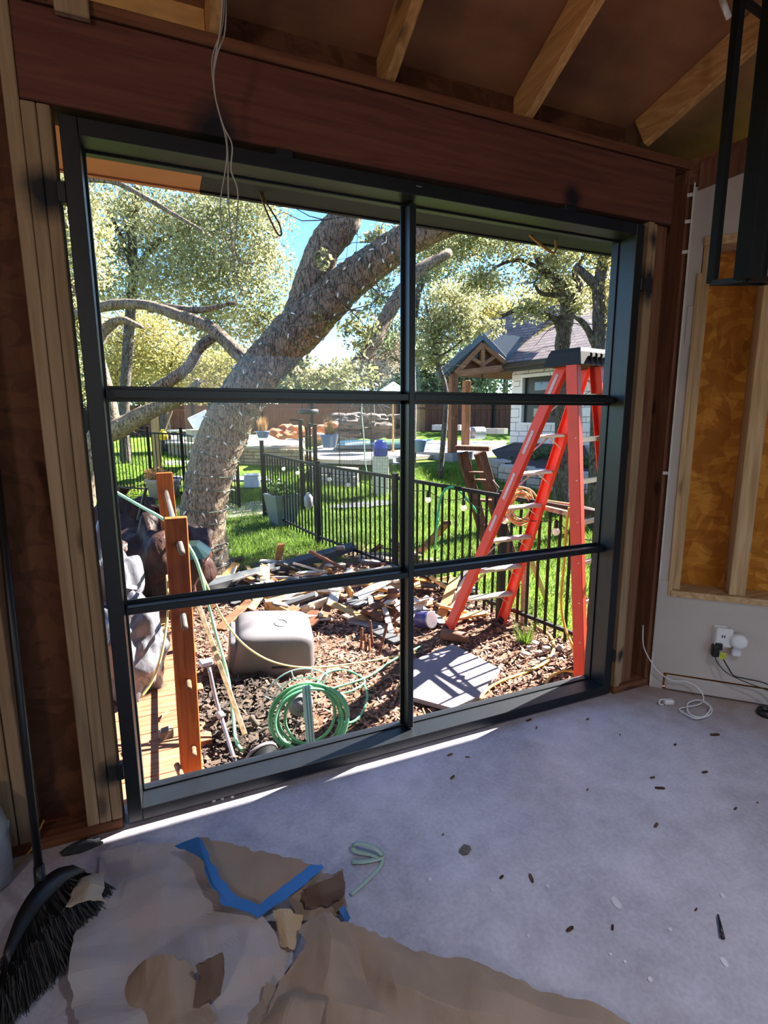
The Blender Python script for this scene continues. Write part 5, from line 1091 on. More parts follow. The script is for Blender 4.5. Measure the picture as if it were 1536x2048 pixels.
def tree(label, basepx, s, limbs_, clusters, n, size, m, mb_=M_BARK2, seed=1, clump=50, ntw=0):
    b0 = A(basepx[0], basepx[1], s); b0[2] = terrain(b0[0], b0[1]); t_ = thing('tree', label, 'tree', tuple(b0)); st = []
    for i, (pts, rad) in enumerate(limbs_):
        P = [b0-np.array([0, 0, .1]) if q is None else A(q[0], q[1], s+(q[2] if len(q) > 2 else 0)) for q in pts]; st += P[1:]
        limb('trunk' if i == 0 else 'branch', P, rad, t_, mb_, 10, 5, .07, seed+i)
    cl = [(A(c[0], c[1], s+(c[4] if len(c) > 4 else 0)), (c[2]*s/F, (c[5] if len(c) > 5 else max(c[2], c[3]))*s/F, c[3]*s/F)) for c in clusters]
    if ntw: twigs(t_, st+[c[0] for c in cl], ntw, 60*s/F, .0018*s/2, seed, mb_)
    leafcloud('foliage', cl, n, size, m, t_, clump, seed)
    return t_
limb('branch', [A(548, 728, S0+.1), A(600, 748, S0+.5), A(660, 748, S0+.9), A(712, 730, S0+1.2), A(745, 690, S0+1.4), A(772, 635, S0+1.6), A(800, 590, S0+1.8), A(840, 540, S0+2), A(900, 505, S0+2.2)], [.10, .10, .09, .09, .10, .10, .10, .09, .06], oak, n=12, seed=12)
tree('tall oak filling the left panes with olive leaves', (250, 915), 14, [([None, (248, 850), (250, 780), (256, 690), (262, 610), (268, 540), (264, 460), (275, 380), (280, 250)], [.14, .13, .13, .13, .12, .11, .1, .09, .06]), ([(262, 560), (300, 500), (340, 470), (390, 455)], [.09, .07, .05, .04]), ([(268, 540), (240, 470), (215, 420)], [.08, .06, .04])],
     [(330, 420, 110, 70), (440, 460, 100, 90), (500, 560, 90, 80), (400, 570, 110, 70), (250, 420, 60, 50), (200, 575, 60, 40), (290, 570, 80, 50), (535, 470, 45, 75), (525, 640, 50, 55), (440, 650, 80, 50), (220, 500, 50, 30), (480, 400, 80, 40), (350, 500, 90, 60)], 36000, .095, M_LEAF, seed=3, clump=26, ntw=160)
tree('yellow-green tree low behind the left oak branches', (330, 860), 19, [([None, (330, 800), (345, 740), (350, 690)], [.2, .16, .12, .08])], [(250, 720, 80, 50), (350, 720, 90, 50), (440, 735, 80, 45), (300, 660, 90, 40), (220, 770, 60, 30), (400, 775, 80, 25), (500, 740, 50, 40)], 24000, .12, M_LEAF2, seed=5, ntw=60, clump=30)
tree('rough leaning oak at the far left window edge', (150, 990), 9.5, [([None, (190, 890), (250, 850), (310, 818), (370, 792), (400, 760)], [.26, .22, .17, .14, .1, .06]), ([(230, 860), (215, 780), (190, 700), (165, 640), (150, 560)], [.12, .1, .1, .1, .08]), ([(190, 690), (215, 655), (245, 640), (285, 655)], [.1, .09, .07, .03])], [(140, 500, 80, 80), (130, 640, 70, 60), (150, 400, 60, 70), (150, 770, 50, 50)], 12000, .085, M_LEAF, M_BARK, seed=7, clump=26, ntw=60)
tree('grey-green oak with foliage either side of the mullion', (822, 900), 14, [([None, (824, 800), (822, 700), (830, 620), (845, 560), (880, 510)], [.14, .12, .11, .1, .08, .05])], [(870, 540, 60, 50), (780, 520, 35, 30), (900, 480, 70, 35), (925, 590, 50, 35), (760, 590, 30, 35), (860, 640, 40, 30), (770, 660, 30, 40)], 11000, .09, M_LEAF3, seed=9, clump=22, ntw=60)
tree('right-hand oak with twisting trunk behind the orange ladder', (1128, 930), 9.0, [([None, (1128, 780), (1126, 690), (1134, 620), (1120, 570), (1085, 540), (1070, 505)], [.15, .14, .13, .11, .09, .06, .04]), ([(1130, 690), (1118, 650), (1106, 636), (1070, 622), (1040, 618), (1005, 632)], [.09, .07, .05, .045, .04, .03]), ([(1130, 620), (1160, 575), (1150, 545), (1180, 500), (1200, 460)], [.08, .06, .05, .04, .03]), ([(1125, 590), (1105, 590), (1080, 585), (1068, 565)], [.06, .04, .03, .02]), ([(1085, 540), (1040, 520), (1000, 530), (960, 560)], [.035, .03, .025, .015])],
     [(1090, 545, 55, 45), (1010, 485, 80, 30), (1130, 500, 55, 35), (965, 565, 55, 30), (1060, 625, 40, 20), (885, 490, 60, 40), (1150, 600, 35, 35), (935, 480, 50, 25)], 13000, .062, M_LEAF, seed=11, clump=16, ntw=150)
tree('second slim oak trunk at the right window edge', (1200, 930), 8.2, [([None, (1198, 780), (1197, 700), (1198, 620), (1195, 575), (1180, 560), (1150, 530)], [.14, .11, .10, .095, .09, .07, .05]), ([(1195, 580), (1205, 530), (1215, 480), (1225, 430)], [.09, .08, .07, .06]), ([(1195, 700), (1170, 650), (1145, 630)], [.06, .045, .03])], [(1215, 520, 40, 50), (1225, 600, 30, 50), (1190, 470, 50, 30), (1230, 650, 30, 30)], 4200, .06, M_LEAF2, seed=13, clump=14, ntw=60)
tree('drooping leafy oak hanging before the porch gable', (880, 895), 12.5, [([None, (892, 800), (880, 740), (866, 690), (862, 650), (850, 600)], [.07, .06, .05, .05, .04, .03]), ([(870, 720), (900, 700), (925, 680)], [.03, .025, .02])], [(870, 665, 55, 35), (855, 715, 30, 30), (910, 635, 45, 30), (900, 600, 60, 30), (985, 655, 25, 18), (935, 665, 22, 18)], 8000, .08, M_LEAF, seed=15, clump=20, ntw=60)
tree('bare twiggy grey shrub tree beyond the pool', (745, 870), 20, [([None, (745, 800), (742, 760), (738, 730)], [.1, .08, .06, .04])], [(740, 740, 45, 28), (790, 700, 30, 40)], 3500, .10, plain('pale_twig_leaf', '#b3a184', .7, vary=.2, island=.3, trans=.3), seed=17, ntw=200)
for i, (px, s, w_, h_, cy, lab, m) in enumerate(((180, 30, 150, 80, 740, 'distant green tree at far left behind the board fence', M_LEAF3), (420, 32, 150, 60, 760, 'distant yellow-green tree behind the lounge chairs', M_LEAF2), (620, 30, 110, 35, 775, 'distant low tree just left of the mullion', M_LEAF3), (800, 34, 90, 75, 720, 'distant round tree behind the rock waterfall', M_LEAF3), (900, 30, 120, 70, 750, 'distant tree behind the porch opening', M_LEAF3), (1010, 34, 120, 60, 640, 'distant pale tree rising over the shingle roof', M_LEAF2), (1180, 30, 130, 70, 620, 'distant yellow tree above the right end of the roof', M_LEAF2), (1350, 28, 140, 120, 640, 'distant tree beyond the right window jamb', M_LEAF3), (40, 26, 120, 120, 700, 'distant tree beyond the left window jamb', M_LEAF3))):
    tree(lab, (px, 860), s, [([None, (px, 800), (px+8, cy)], [.25, .2, .1])], [(px-w_*.4, cy, w_*.6, h_*.8), (px+w_*.4, cy+5, w_*.6, h_*.75), (px, cy-h_*.35, w_*.7, h_*.6), (px, cy+h_*.6, w_*.8, h_*.5)], 9000, .26, m, seed=30+i, clump=60)

# ---- pool terrace
M_CONC = plain('terrace_concrete', '#a89f90', .85, vary=.12, scale=3); M_CONCG = plain('grey_concrete', '#8b8d94', .85, vary=.1, scale=3)
def slab(nm, lab, pts, top, th, m, cat='terrace', stones=None):
    t_ = thing(nm, lab, cat, tuple(pts[0])); P = [(p[0], p[1], top-th) for p in pts]
    build('slab', MB().prism(P, (0, 0, th)) if False else MB().prism(P[::-1], (0, 0, th)), m, t_)
    return t_
def at_level(a, b, z): return GZ(a, b, z)
M_FIELD = plain('ledge_stone', '#a58f6f', .9, vary=.3, objvar=.25, scale=12, bump=.3); 
def stonewall(par, a, b, z0, z1, rows, ln, m, dep=.06, nm='stone', seed=1):
    rg = random.Random(seed); a = np.array(a); b = np.array(b); L = np.linalg.norm((b-a)[:2]); d = (b-a)/np.linalg.norm(b-a); d[2] = 0; nx_ = np.array([d[1], -d[0], 0])
    if nx_@FH > 0: nx_ = -nx_
    ang = atan2(d[1], d[0]); hh = (z1-z0)/rows
    for r_ in range(rows):
        x = -rg.uniform(0, ln*.5)
        while x < L:
            w_ = ln*rg.uniform(.6, 1.4); x0, x1 = max(x, 0), min(x+w_, L); x += w_
            if x1-x0 < .04: continue
            c = a+d*(x0+x1)/2+nx_*(dep/2+rg.uniform(-.004, .008)); build(nm, MB().box((c[0], c[1], z0+hh*(r_+.5)), (x1-x0-.012, dep, hh-.012), rz(ang), .008), m, par)
# raised terrace left-centre
za = .84
T1 = [at_level(a, b, za) for a, b in ((330, 884), (470, 892), (605, 893), (608, 874), (690, 872), (800, 866), (560, 858), (330, 862))]
t = slab('pool_terrace', 'raised pale pool terrace with stone face behind the garden fence', T1, za, .06, M_CONC)
a_, b_ = at_level(430, 891, za), at_level(606, 894, za); stonewall(t, a_+FH*.08, b_+FH*.08, .33, za-.06, 5, .34, M_FIELD, .1, 'stone', 3)
build('core', MB().prism([(p[0]+FH[0]*.2, p[1]+FH[1]*.2, .0) for p in T1][::-1], (0, 0, za-.07)), M_FIELD, t)
zb = .52
T2 = [at_level(a, b, zb) for a, b in ((600, 905), (640, 918), (760, 922), (800, 915), (930, 905), (1010, 895), (1005, 872), (840, 868), (830, 880), (660, 885))]
t = slab('pool_patio', 'pale concrete pool patio sunlit beyond the metal fence', T2, zb, .1, M_CONC)
a_, b_ = at_level(630, 918, zb), at_level(800, 917, zb); stonewall(t, a_+FH*.1, b_+FH*.1, .0, zb-.1, 2, .6, M_CONCG, .1, 'riser_block', 5)
t = slab('concrete_pad', 'grey concrete pad in front of the pool house porch', [at_level(a, b, .6) for a, b in ((832, 902), (905, 907), (1000, 897), (1015, 880), (940, 872), (832, 874))], .6, .3, M_CONCG)
for k, (zz, y0) in enumerate(((.40, 933), (.25, 948), (.1, 962))):
    a_, b_ = at_level(620, y0, zz), at_level(715, y0+6, zz); tag(build('stone_step', MB().prism([tuple(p) for p in (a_, b_, b_+FH*.45, a_+FH*.45)][::-1], (0, 0, -.14)), M_CONC), ['top concrete step climbing to the pool patio', 'middle concrete step climbing to the pool patio', 'lowest concrete step climbing to the pool patio'][k], 'step')
pw = [G(a, b) for a, b in ((440, 1012), (532, 1004), (533, 1030), (430, 1042))]
tag(build('garden_path', MB().prism([(p[0], p[1], p[2]+.03) for p in pw][::-1], (0, 0, -.12)), M_CONC), 'pale concrete garden path end behind the oak trunk', 'path')
pw = [G(a, b) for a, b in ((225, 1015), (420, 1012), (420, 1024), (225, 1030))]
tag(build('garden_path', MB().prism([(p[0], p[1], p[2]+.03) for p in pw][::-1], (0, 0, -.1)), M_CONC), 'narrow pale path strip at the left behind the trash bags', 'path')
pw = [G(a, b) for a, b in ((330, 925), (520, 925), (540, 965), (340, 960))]
tag(build('garden_path', MB().prism([(p[0], p[1], p[2]+.05) for p in pw][::-1], (0, 0, -.2)), M_CONCG), 'wide grey walkway below the raised pool terrace', 'path')
# pool water
m, n, l, b = mk('pool_water'); b.inputs['Base Color'].default_value = rgb('#2c5f80'); b.inputs['Roughness'].default_value = .08; b.inputs['Specular IOR Level'].default_value = .6
nz = n.new('ShaderNodeTexNoise'); nz.inputs['Scale'].default_value = 6; bp = n.new('ShaderNodeBump'); bp.inputs['Strength'].default_value = .35; l.new(nz.outputs[0], bp.inputs['Height']); l.new(bp.outputs[0], b.inputs['Normal'])
pz = [at_level(a, b_, .66) for a, b_ in ((672, 892), (760, 892), (835, 890), (880, 874), (800, 866), (690, 866))]
tag(build('pool_water', MB().prism([(p[0], p[1], .56) for p in pz][::-1], (0, 0, .1)), m), 'dark blue swimming pool water below the rock waterfall', 'water')
# rocks
M_RKO = plain('orange_rock', '#b97a55', .9, vary=.3, objvar=.2, bump=.4, bscale=14, scale=4); M_RKD = plain('dark_rock', '#5c5250', .9, vary=.4, objvar=.35, bump=.4, bscale=10, scale=3)
rk = [(553, 866, 14, .2), (572, 856, 14.2, .22), (562, 874, 13.6, .15), (592, 860, 14, .2), (606, 868, 13.8, .16), (645, 858, 14, .2), (662, 850, 14.4, .18), (636, 872, 13.6, .15), (583, 870, 13.7, .16), (625, 862, 14, .17)]
for k, (a, b, s, r_) in enumerate(rk):
    c = A(a, b, s); tag(build('boulder', crumple_blob(c, (r_*random.uniform(.9, 1.3), r_*.8, r_*random.uniform(.5, .7)), 100+k, 2, .35), M_RKO), 'orange sandstone boulder on the edge of the pool terrace', 'boulder', 'orange boulders on the pool terrace')
for k in range(50):
    row = k % 5; a = random.uniform(678, 815)-(row > 2)*5; c = A(a, 868-row*8.5, 17+random.uniform(-.3, .8)); r_ = random.uniform(.2, .36)
    tag(build('boulder', crumple_blob(c, (r_*1.35, r_*.9, r_*.45), 200+k, 2, .35), M_RKD), 'dark flat boulder stacked in the pool rock waterfall', 'boulder', 'dark boulders of the rock waterfall')
# blue pots
M_BLUE = plain('pale_blue_glaze', '#5d729c', .35, vary=.12); M_COB = plain('cobalt_glaze', '#2b3fb0', .2, vary=.2)
M_DRYG = plain('dry_grass', '#b08a5c', .8, vary=.2, island=.35, trans=.3)
def pot(px, py, s, w_, h_, m, lab, plant=True, prof=None):
    p = A(px, py, s); t_ = thing('glazed_pot', lab, 'pot', tuple(p)); r_ = w_/2
    build('pot_wall', MB().lathe(tuple(p), prof or [(r_*.62, 0), (r_*.7, .02), (r_*.95, h_*.85), (r_, h_*.9), (r_, h_), (r_*.88, h_), (r_*.84, h_*.85)], 22), m, t_, True)
    if plant:
        Vb = []
        for k in range(220):
            a = random.uniform(0, 2*pi); d_ = np.array([cos(a), sin(a), 0]); q0 = p+np.array([0, 0, h_*.85])+d_*random.uniform(0, r_*.5); q1 = q0+d_*random.uniform(.02, .3)*w_+np.array([0, 0, w_*random.uniform(.5, 1.2)]); s2 = np.array([-sin(a), cos(a), 0])*.008
            Vb += [q0-s2, q0+s2, q1]
        tag(fast_mesh('dry_grass', np.array(Vb), 3, M_DRYG, t_), kind='stuff')
pot(526, 876, 13.2, .36, .17, M_BLUE, 'pale blue glazed pot with dry grass on the terrace left of the boulders')
pot(659, 895, 12.6, .45, .31, M_BLUE, 'large pale blue pot with dry grass at the pool edge')
pot(836, 904, 12, .4, .28, M_BLUE, 'pale blue pot half hidden by the window mullion', False)
pot(761, 912, 10.8, .3, .32, M_COB, 'cobalt blue lidded jar beside the pool steps', False, [(.13, 0), (.15, .02), (.145, .14), (.16, .15), (.16, .17), (.13, .19), (.12, .27), (.06, .33), (.01, .34)])
p = A(761, 912, 10.8); tag(build('jar_stand', MB().bb(p[0]-.13, p[0]+.13, p[1]-.13, p[1]+.13, terrain(p[0], p[1]), p[2], .01), plain('cream_block', '#d6ccb8', .8)), 'cream block stand under the cobalt blue jar', 'stand')
# black gate posts with hanging dish
t = thing('gate_posts', 'cluster of tall black gate posts with rails by the pool steps', 'gate', tuple(G(615, 975)))
for (a, top) in ((604, 842), (616, 858), (622, 850), (632, 852)):
    q = A(a, 965, 9.4 if a < 630 else 8.6); q[2] = terrain(q[0], q[1]); tz_ = A(a, top, 9.4 if a < 630 else 8.6)[2]; w_ = .06 if a in (604, 632) else .04
    po_ = build('post', MB().bb(q[0]-w_/2, q[0]+w_/2, q[1]-w_/2, q[1]+w_/2, q[2], tz_, .003), M_BLACKM, t); build('post_cap', MB().bb(q[0]-w_*.7, q[0]+w_*.7, q[1]-w_*.7, q[1]+w_*.7, tz_, tz_+.03, .008), M_BLACKM, po_)
for yy in (872, 900, 930): build('hinge_bar', MB().bar(A(604, yy, 9.4), A(632, yy+2, 8.7), .02, .02), M_CHR if yy == 900 else M_BLACKM, t)
build('top_arm', MB().bar(A(580, 840, 9.4), A(606, 841, 9.4), .03, .03), M_BLACKM, t)
t = thing('bird_feeder', 'dark hanging dish feeder on thin wires above the gate posts', 'bird feeder', tuple(A(617, 829, 8)))
p = A(617, 829, 8); build('dish', MB().lathe(tuple(p), [(.06, 0), (.14, .005), (.15, .03), (.15, .07), (.13, .075), (.06, .07)], 20), plain('dark_tin', '#38383c', .4, .3), t, True)
for dx in (-.1, 0, .1): build('wire', MB().tube([p+np.array([dx, 0, .07]), p+np.array([dx*.2, 0, .5]), p+np.array([0, 0, .9])], .004, 5), M_BLACKM, t)
# green rope stake, umbrella, netting
cable('rope_line', 'thin pale green rope hanging down in front of the rock waterfall', 'rope', [A(725, 640, 8.6), A(725, 760, 8.6), A(723, 820, 8.6), A(727, 870, 8.6), A(730, 920, 8.6), A(734, 948, 8.6)], .010, plain('sage_rope', '#8fae9a', .7))
t = thing('patio_umbrella', 'green and white patio umbrella beside the mullion', 'umbrella', tuple(A(790, 868, 16)))
ap = A(786, 763, 16); M_UG = plain('umbrella_green', '#7fa394', .8, vary=.1); M_UW = plain('umbrella_white', '#e3eadb', .8)
for k in range(8):
    a0, a1 = 2*pi*k/8+.2, 2*pi*(k+1)/8+.2; R0 = .62; H0 = .42; e0 = ap+np.array([cos(a0)*R0, sin(a0)*R0, -H0]); e1_ = ap+np.array([cos(a1)*R0, sin(a1)*R0, -H0]); mid_ = (e0+e1_)/2+np.array([0, 0, .05])
    cp_ = build('canopy_panel', MB().prism([tuple(ap), tuple(e0), tuple(mid_), tuple(e1_)], (0, 0, .008)), M_UG if k % 2 else M_UW, t)
    build('valance', MB().prism([tuple(e0), tuple(mid_), tuple(e1_), tuple(e1_-np.array([0, 0, .1])), tuple(mid_-np.array([0, 0, .13])), tuple(e0-np.array([0, 0, .1]))], (.004, .004, 0)), M_UW, cp_)
build('pole', MB().tube([ap, np.array([ap[0], ap[1], .5])], .03, 8), wood('tan_pole', '#c39a68', '#a07a48', 2), t)
net = MB()
for a in np.linspace(676, 812, 26): net.tube([A(a, 795, 9.6), A(a+2, 968, 9.3)], .0022, 3, False)
for b in np.linspace(800, 965, 24): net.tube([A(676, b, 9.6), A(812, b+3, 9.5)], .0018, 3, False)
t = thing('pool_netting', 'fine dark safety netting strung before the pool', 'net', tuple(A(745, 970, 9.4))); tag(build('net_mesh', net, M_BLACKM, t), kind='stuff')
for a in (678, 742, 810): build('net_pole', MB().tube([A(a, 792, 9.6), A(a+2, 972, 9.3)], .008, 6), M_BLACKM, t)

# ---- things on the left terrace
M_WCH = plain('white_chair_plastic', '#eceae6', .4)
t = thing('lounge_chair', 'white chaise lounge with raised back on the left terrace', 'chair', tuple(A(405, 878, 13.5)))
p = A(405, 872, 13.4); build('seat', MB().bar(p+RH*-.5, p+RH*.25, .5, .05, (0, 0, 1), .01), plain('teal_towel', '#4fb8b6', .7), t); build('backrest', MB().bar(p+RH*.18, A(393, 828, 13.4), .5, .04, (0, -1, .3), .01), M_WCH, t)
for dx in (-.45, .2):
    for dy in (-.2, .2): build('leg', MB().bar(p+RH*dx+FH*dy, p+RH*dx+FH*dy-np.array([0, 0, .2]), .04, .04, (1, 0, 0)), M_WCH, t)
t = thing('white_table', 'white round-top plastic table left of the chaise lounge', 'table', tuple(A(357, 878, 13)))
p = A(357, 861, 13); build('table_top', MB().lathe(tuple(p), [(.2, -.03), (.26, -.02), (.27, .0), (.25, .015), (.1, .02)], 20), M_WCH, t, True); build('pedestal', MB().lathe(tuple(p-np.array([0, 0, .26])), [(.12, 0), (.1, .02), (.03, .08), (.04, .24)], 14), M_WCH, t, True)
p = A(393, 884, 12.8); t = thing('storage_cube', 'beige square storage cube before the chaise lounge', 'box', tuple(p)); build('body', MB().box((p[0], p[1], p[2]+.14), (.36, .36, .28), rz(.3), .012), plain('beige_box', '#b7ad97', .7), t); build('lid', MB().box((p[0], p[1], p[2]+.29), (.38, .38, .03), rz(.3), .008), plain('beige_box_lid', '#c9c0aa', .7), t)
t = thing('yellow_broom', 'yellow broom leaning upside against the tan post on the left', 'broom', tuple(A(326, 880, 12)))
build('handle', MB().tube([A(330, 862, 12), A(345, 822, 12)], .012, 8), plain('tan_handle', '#d4b27c', .6), t); build('bristle_head', MB().lathe(tuple(A(327, 880, 12)), [(.05, 0), (.1, .03), (.09, .15), (.03, .24)], 12), plain('yellow_bristle', '#e8c21c', .7), t, True)
q = G(318, 950); tag(build('timber_post', MB().bb(q[0]-.09, q[0]+.09, q[1]-.09, q[1]+.09, q[2]-.1, A(318, 822, (q-CAM)@FH)[2], .008), wood('tan_post', '#b89a70', '#94764e', 2)), 'thick tan timber post standing left of the oak trunk', 'post')
q = G(330, 998); t = thing('stone_basin', 'round grey stone planter basin behind the orange rack', 'planter', tuple(q)); build('basin', MB().lathe(tuple(q), [(.2, 0), (.26, .02), (.33, .34), (.35, .36), (.35, .42), (.3, .42), (.28, .34)], 24), plain('grey_stone', '#8b857c', .9, vary=.2, scale=8, bump=.2), t, True); build('soil', MB().lathe(tuple(q+np.array([0, 0, .34])), [(.0, 0), (.28, 0), (.28, .03), (0, .05)], 20), plain('soil', '#4a3a2e', .95), t)
leafcloud('weeds', [(q+np.array([-.1, 0, .5]), (.25, .25, .15))], 400, .07, M_DRYG, t, 12, 31)
q = G(505, 975); t = thing('cooler_box', 'pale plastic cooler box on the grass beyond the oak trunk', 'cooler', tuple(q)); build('body', MB().box((q[0], q[1], q[2]+.13), (.33, .26, .26), rz(-.3), .02), plain('cooler_grey', '#b8bcc2', .5), t); build('lid', MB().box((q[0], q[1], q[2]+.285), (.35, .28, .05), rz(-.3), .02), M_WHITEP, t)

# ---- board fence along the back
M_BF = wood('dark_fence_board', '#6b4a3a', '#4a3026', 2, objvar=.2); M_BFL = wood('light_fence_board', '#a5805c', '#7d5c3e', 2, objvar=.2)
t = thing('board_fence', 'tall dark brown board fence along the back of the garden', 'fence', tuple(A(700, 860, 24)))
fpts = [A(60, 815, 24), A(420, 808, 25), A(800, 806, 26), A(1090, 806, 27), A(1500, 806, 27)]
mbf = MB(); mbl = MB()
for i in range(4):
    a, b_ = fpts[i], fpts[i+1]; L = np.linalg.norm(b_-a); n_ = int(L/.155); ang = atan2(b_[1]-a[1], b_[0]-a[0])
    for k in range(n_):
        c = a+(b_-a)*(k+.5)/n_; zg = terrain(c[0], c[1])-.1; top = c[2]+random.uniform(-.03, .03); px_ = 0
        (mbl if (i == 2 and k < 8) else mbf).box((c[0], c[1]+(.014 if k % 2 else -.014), (zg+top)/2), (.172, .02, top-zg), rz(ang))
    for k in range(0, n_, 15):
        c = a+(b_-a)*k/n_-FH*.08; zg = terrain(c[0], c[1])-.1; build('fence_post', MB().bb(c[0]-.06, c[0]+.06, c[1]-.06, c[1]+.06, zg, c[2]+.1, .01), M_BLACKM, t)
    build('fence_rail', MB().bar(a-FH*.03-np.array([0, 0, .25]), b_-FH*.03-np.array([0, 0, .25]), .05, .09), M_BF, t)
tag(build('fence_boards', mbf, M_BF, t), kind='stuff'); tag(build('pale_fence_boards', mbl, M_BFL, t), kind='stuff')
# white edging walls far right
for k, (a, b, c_, lab) in enumerate(((872, 850, 928, 'low white stone edging wall by the back fence'), (963, 857, 1018, 'low white stone planter edge beside the pool house'))):
    p0, p1 = A(a, b, 21), A(c_, b+2, 20); t = thing('stone_edging', lab, 'edging', tuple(p0)); stonewall(t, p0, p1, p0[2]-.2, p0[2]+.02, 1, .4, M_STONE, .25, 'stone', 7+k)
p = A(952, 866, 17.5); t = thing('metal_drum', 'grey metal drum lying on its side by the porch post', 'drum', tuple(p-np.array([0, 0, .2]))); build('drum_wall', MB().lathe(tuple(p), [(.0, -.28), (.2, -.28), (.2, -.1), (.21, -.09), (.2, -.08), (.2, .27), (.19, .28), (0, .25)], 20, rxyz(0, 1.57, -.2)), plain('galvanised', '#8e949c', .4, .4), t, True); build('drum_rim', MB().lathe(tuple(p), [(.195, -.29), (.215, -.29), (.215, -.26), (.195, -.26)], 20, rxyz(0, 1.57, -.2)), M_CHR, t, True)
tag(build('red_bin', MB().lathe(tuple(A(934, 876, 17.6)), [(.1, 0), (.12, .01), (.13, .3), (.14, .31), (.14, .34), (.1, .36)], 14), plain('red_plastic', '#8a3526', .5), None, True), 'small red bin beside the porch post', 'bin')

# ---- pool house
HC = A(1018, 905, 15.3); HC[2] = .5
e = A(1221, 709, 12.7); h0 = A(1021, 731, 15.3)
HD = e-h0; HD[2] = 0; HD /= np.linalg.norm(HD); HB = np.array([-HD[1], HD[0], 0])
if HB@FH < 0: HB = -HB
Z0, ZE = .45, 2.92
ang = atan2(HD[1], HD[0])
hs = thing('pool_house', 'white stone pool house with brown shingle roof and timber porch gable', 'house', tuple(HC))
def H(u, v, z): return HC+HD*u+HB*v+np.array([0, 0, z-HC[2]])
def hbox(u0, u1, v0, v1, z0, z1, bev=0): return MB().box(tuple(H((u0+u1)/2, (v0+v1)/2, (z0+z1)/2)), (u1-u0, v1-v0, z1-z0), rz(ang), bev)
M_LIME = plain('white_limestone', '#dcdad8', .85, vary=.1, objvar=.07, scale=8, bump=.15); M_MORT = plain('mortar', '#b9b4ac', .9)
DU0, DU1, DZ = .42, 2.1, 2.62
wallc = MB(); 
build('wall_core', hbox(0.02, DU0, .06, .3, Z0, ZE-.1), M_MORT, hs); build('wall_core', hbox(DU1, 6.0, .06, .3, Z0, ZE-.1), M_MORT, hs); build('wall_core', hbox(DU0, DU1, .06, .3, DZ, ZE-.1), M_MORT, hs); build('wall_core', hbox(DU0, DU1, .06, .3, Z0, 1.38), M_MORT, hs)
build('side_wall', hbox(.02, .3, .06, 5, Z0, ZE-.1), M_LIME, hs); build('back_wall', hbox(.02, 6, 4.8, 5, Z0, ZE-.1), M_LIME, hs)
rg = random.Random(4); z = Z0
while z < ZE-.12:
    hh = rg.choice([.14, .19, .24]); hh = min(hh, ZE-.1-z); u = 0.0-rg.uniform(0, .2)
    while u < 4.2:
        w_ = rg.uniform(.28, .62); u0, u1 = max(u, 0), min(u+w_, 4.2); u += w_
        for (k0, k1) in (((u0, u1),) if (z > DZ-.05 or z+hh < 1.42) else ((u0, min(u1, DU0)), (max(u0, DU1), u1))):
            if k1-k0 > .05: build('stone_block', hbox(k0+.006, k1-.006, 0, .07+rg.uniform(-.012, .006), z+.006, z+hh-.006, .008), M_LIME, hs)
    z += hh
M_DOOR = plain('dark_door', '#14161a', .35, vary=.2); M_DG = plain('door_glass', '#39443f', .1, vary=.6, scale=2, c2='#121614', spec=.8)
win_h = build('window_frame', hbox(DU0, DU1, .1, .16, 1.40, DZ), M_DOOR, hs)
for zz in (1.5, 1.86, 2.2):
    build('window_light', hbox(DU0+.35, DU1-.2, .085, .1, zz+.06, zz+.28), M_DG, win_h)
build('window_trim', hbox(DU0-.06, DU1+.06, -.02, .1, DZ, DZ+.09, .005), M_LIME, hs); build('window_trim', hbox(DU0-.07, DU0, -.02, .1, 1.38, DZ, .005), M_LIME, hs); build('window_trim', hbox(DU0-.08, DU1+.06, -.03, .1, 1.33, 1.40, .005), M_LIME, hs)
# roof
def shingle(name, c1, c2):
    m, n, l, b = mk(name); tc = n.new('ShaderNodeTexCoord'); mp = n.new('ShaderNodeMapping'); l.new(tc.outputs['Object'], mp.inputs[0]); mp.inputs['Rotation'].default_value = (0, 0, -ang)
    sx = n.new('ShaderNodeSeparateXYZ'); l.new(mp.outputs[0], sx.inputs[0]); cx_ = n.new('ShaderNodeCombineXYZ'); l.new(sx.outputs[0], cx_.inputs[0]); l.new(sx.outputs[2], cx_.inputs[1])
    br = n.new('ShaderNodeTexBrick'); br.inputs['Scale'].default_value = 1; br.inputs['Brick Width'].default_value = .3; br.inputs['Row Height'].default_value = .09; br.inputs['Mortar Size'].default_value = .012
    br.inputs['Color1'].default_value = rgb(c1); br.inputs['Color2'].default_value = rgb(c2); br.inputs['Mortar'].default_value = tuple(x*.45 for x in rgb(c2)[:3])+(1,); l.new(cx_.outputs[0], br.inputs['Vector'])
    l.new(br.outputs[0], b.inputs['Base Color']); b.inputs['Roughness'].default_value = .9
    bp = n.new('ShaderNodeBump'); bp.inputs['Strength'].default_value = .6; bp.inputs['Distance'].default_value = .02; l.new(br.outputs['Fac'], bp.inputs['Height']); bp.invert = True; l.new(bp.outputs[0], b.inputs['Normal'])
    return m
M_SH = shingle('brown_shingles', '#94827e', '#7b6b6c')
RZ = 5.0; RV = 2.5
def roofp(pts, nm='roof_slope', m=None): return build(nm, MB().prism([tuple(H(*p)) for p in pts], (0, 0, .09)), m or M_SH, hs)
roofp([(-.45, -.45, ZE), (6.2, -.45, ZE), (6.2, RV, RZ), (1.2, RV, RZ)])
roofp([(-.45, -.45, ZE), (1.2, RV, RZ), (-.45, 5.4, ZE)])
roofp([(1.2, RV, RZ), (6.2, RV, RZ), (6.2, 5.4, ZE), (-.45, 5.4, ZE)])
roofp([(-2.2, .9, 4.5), (1.0, 1.4, 4.62), (-.45, -.45, ZE), (-.6, -.4, ZE)])
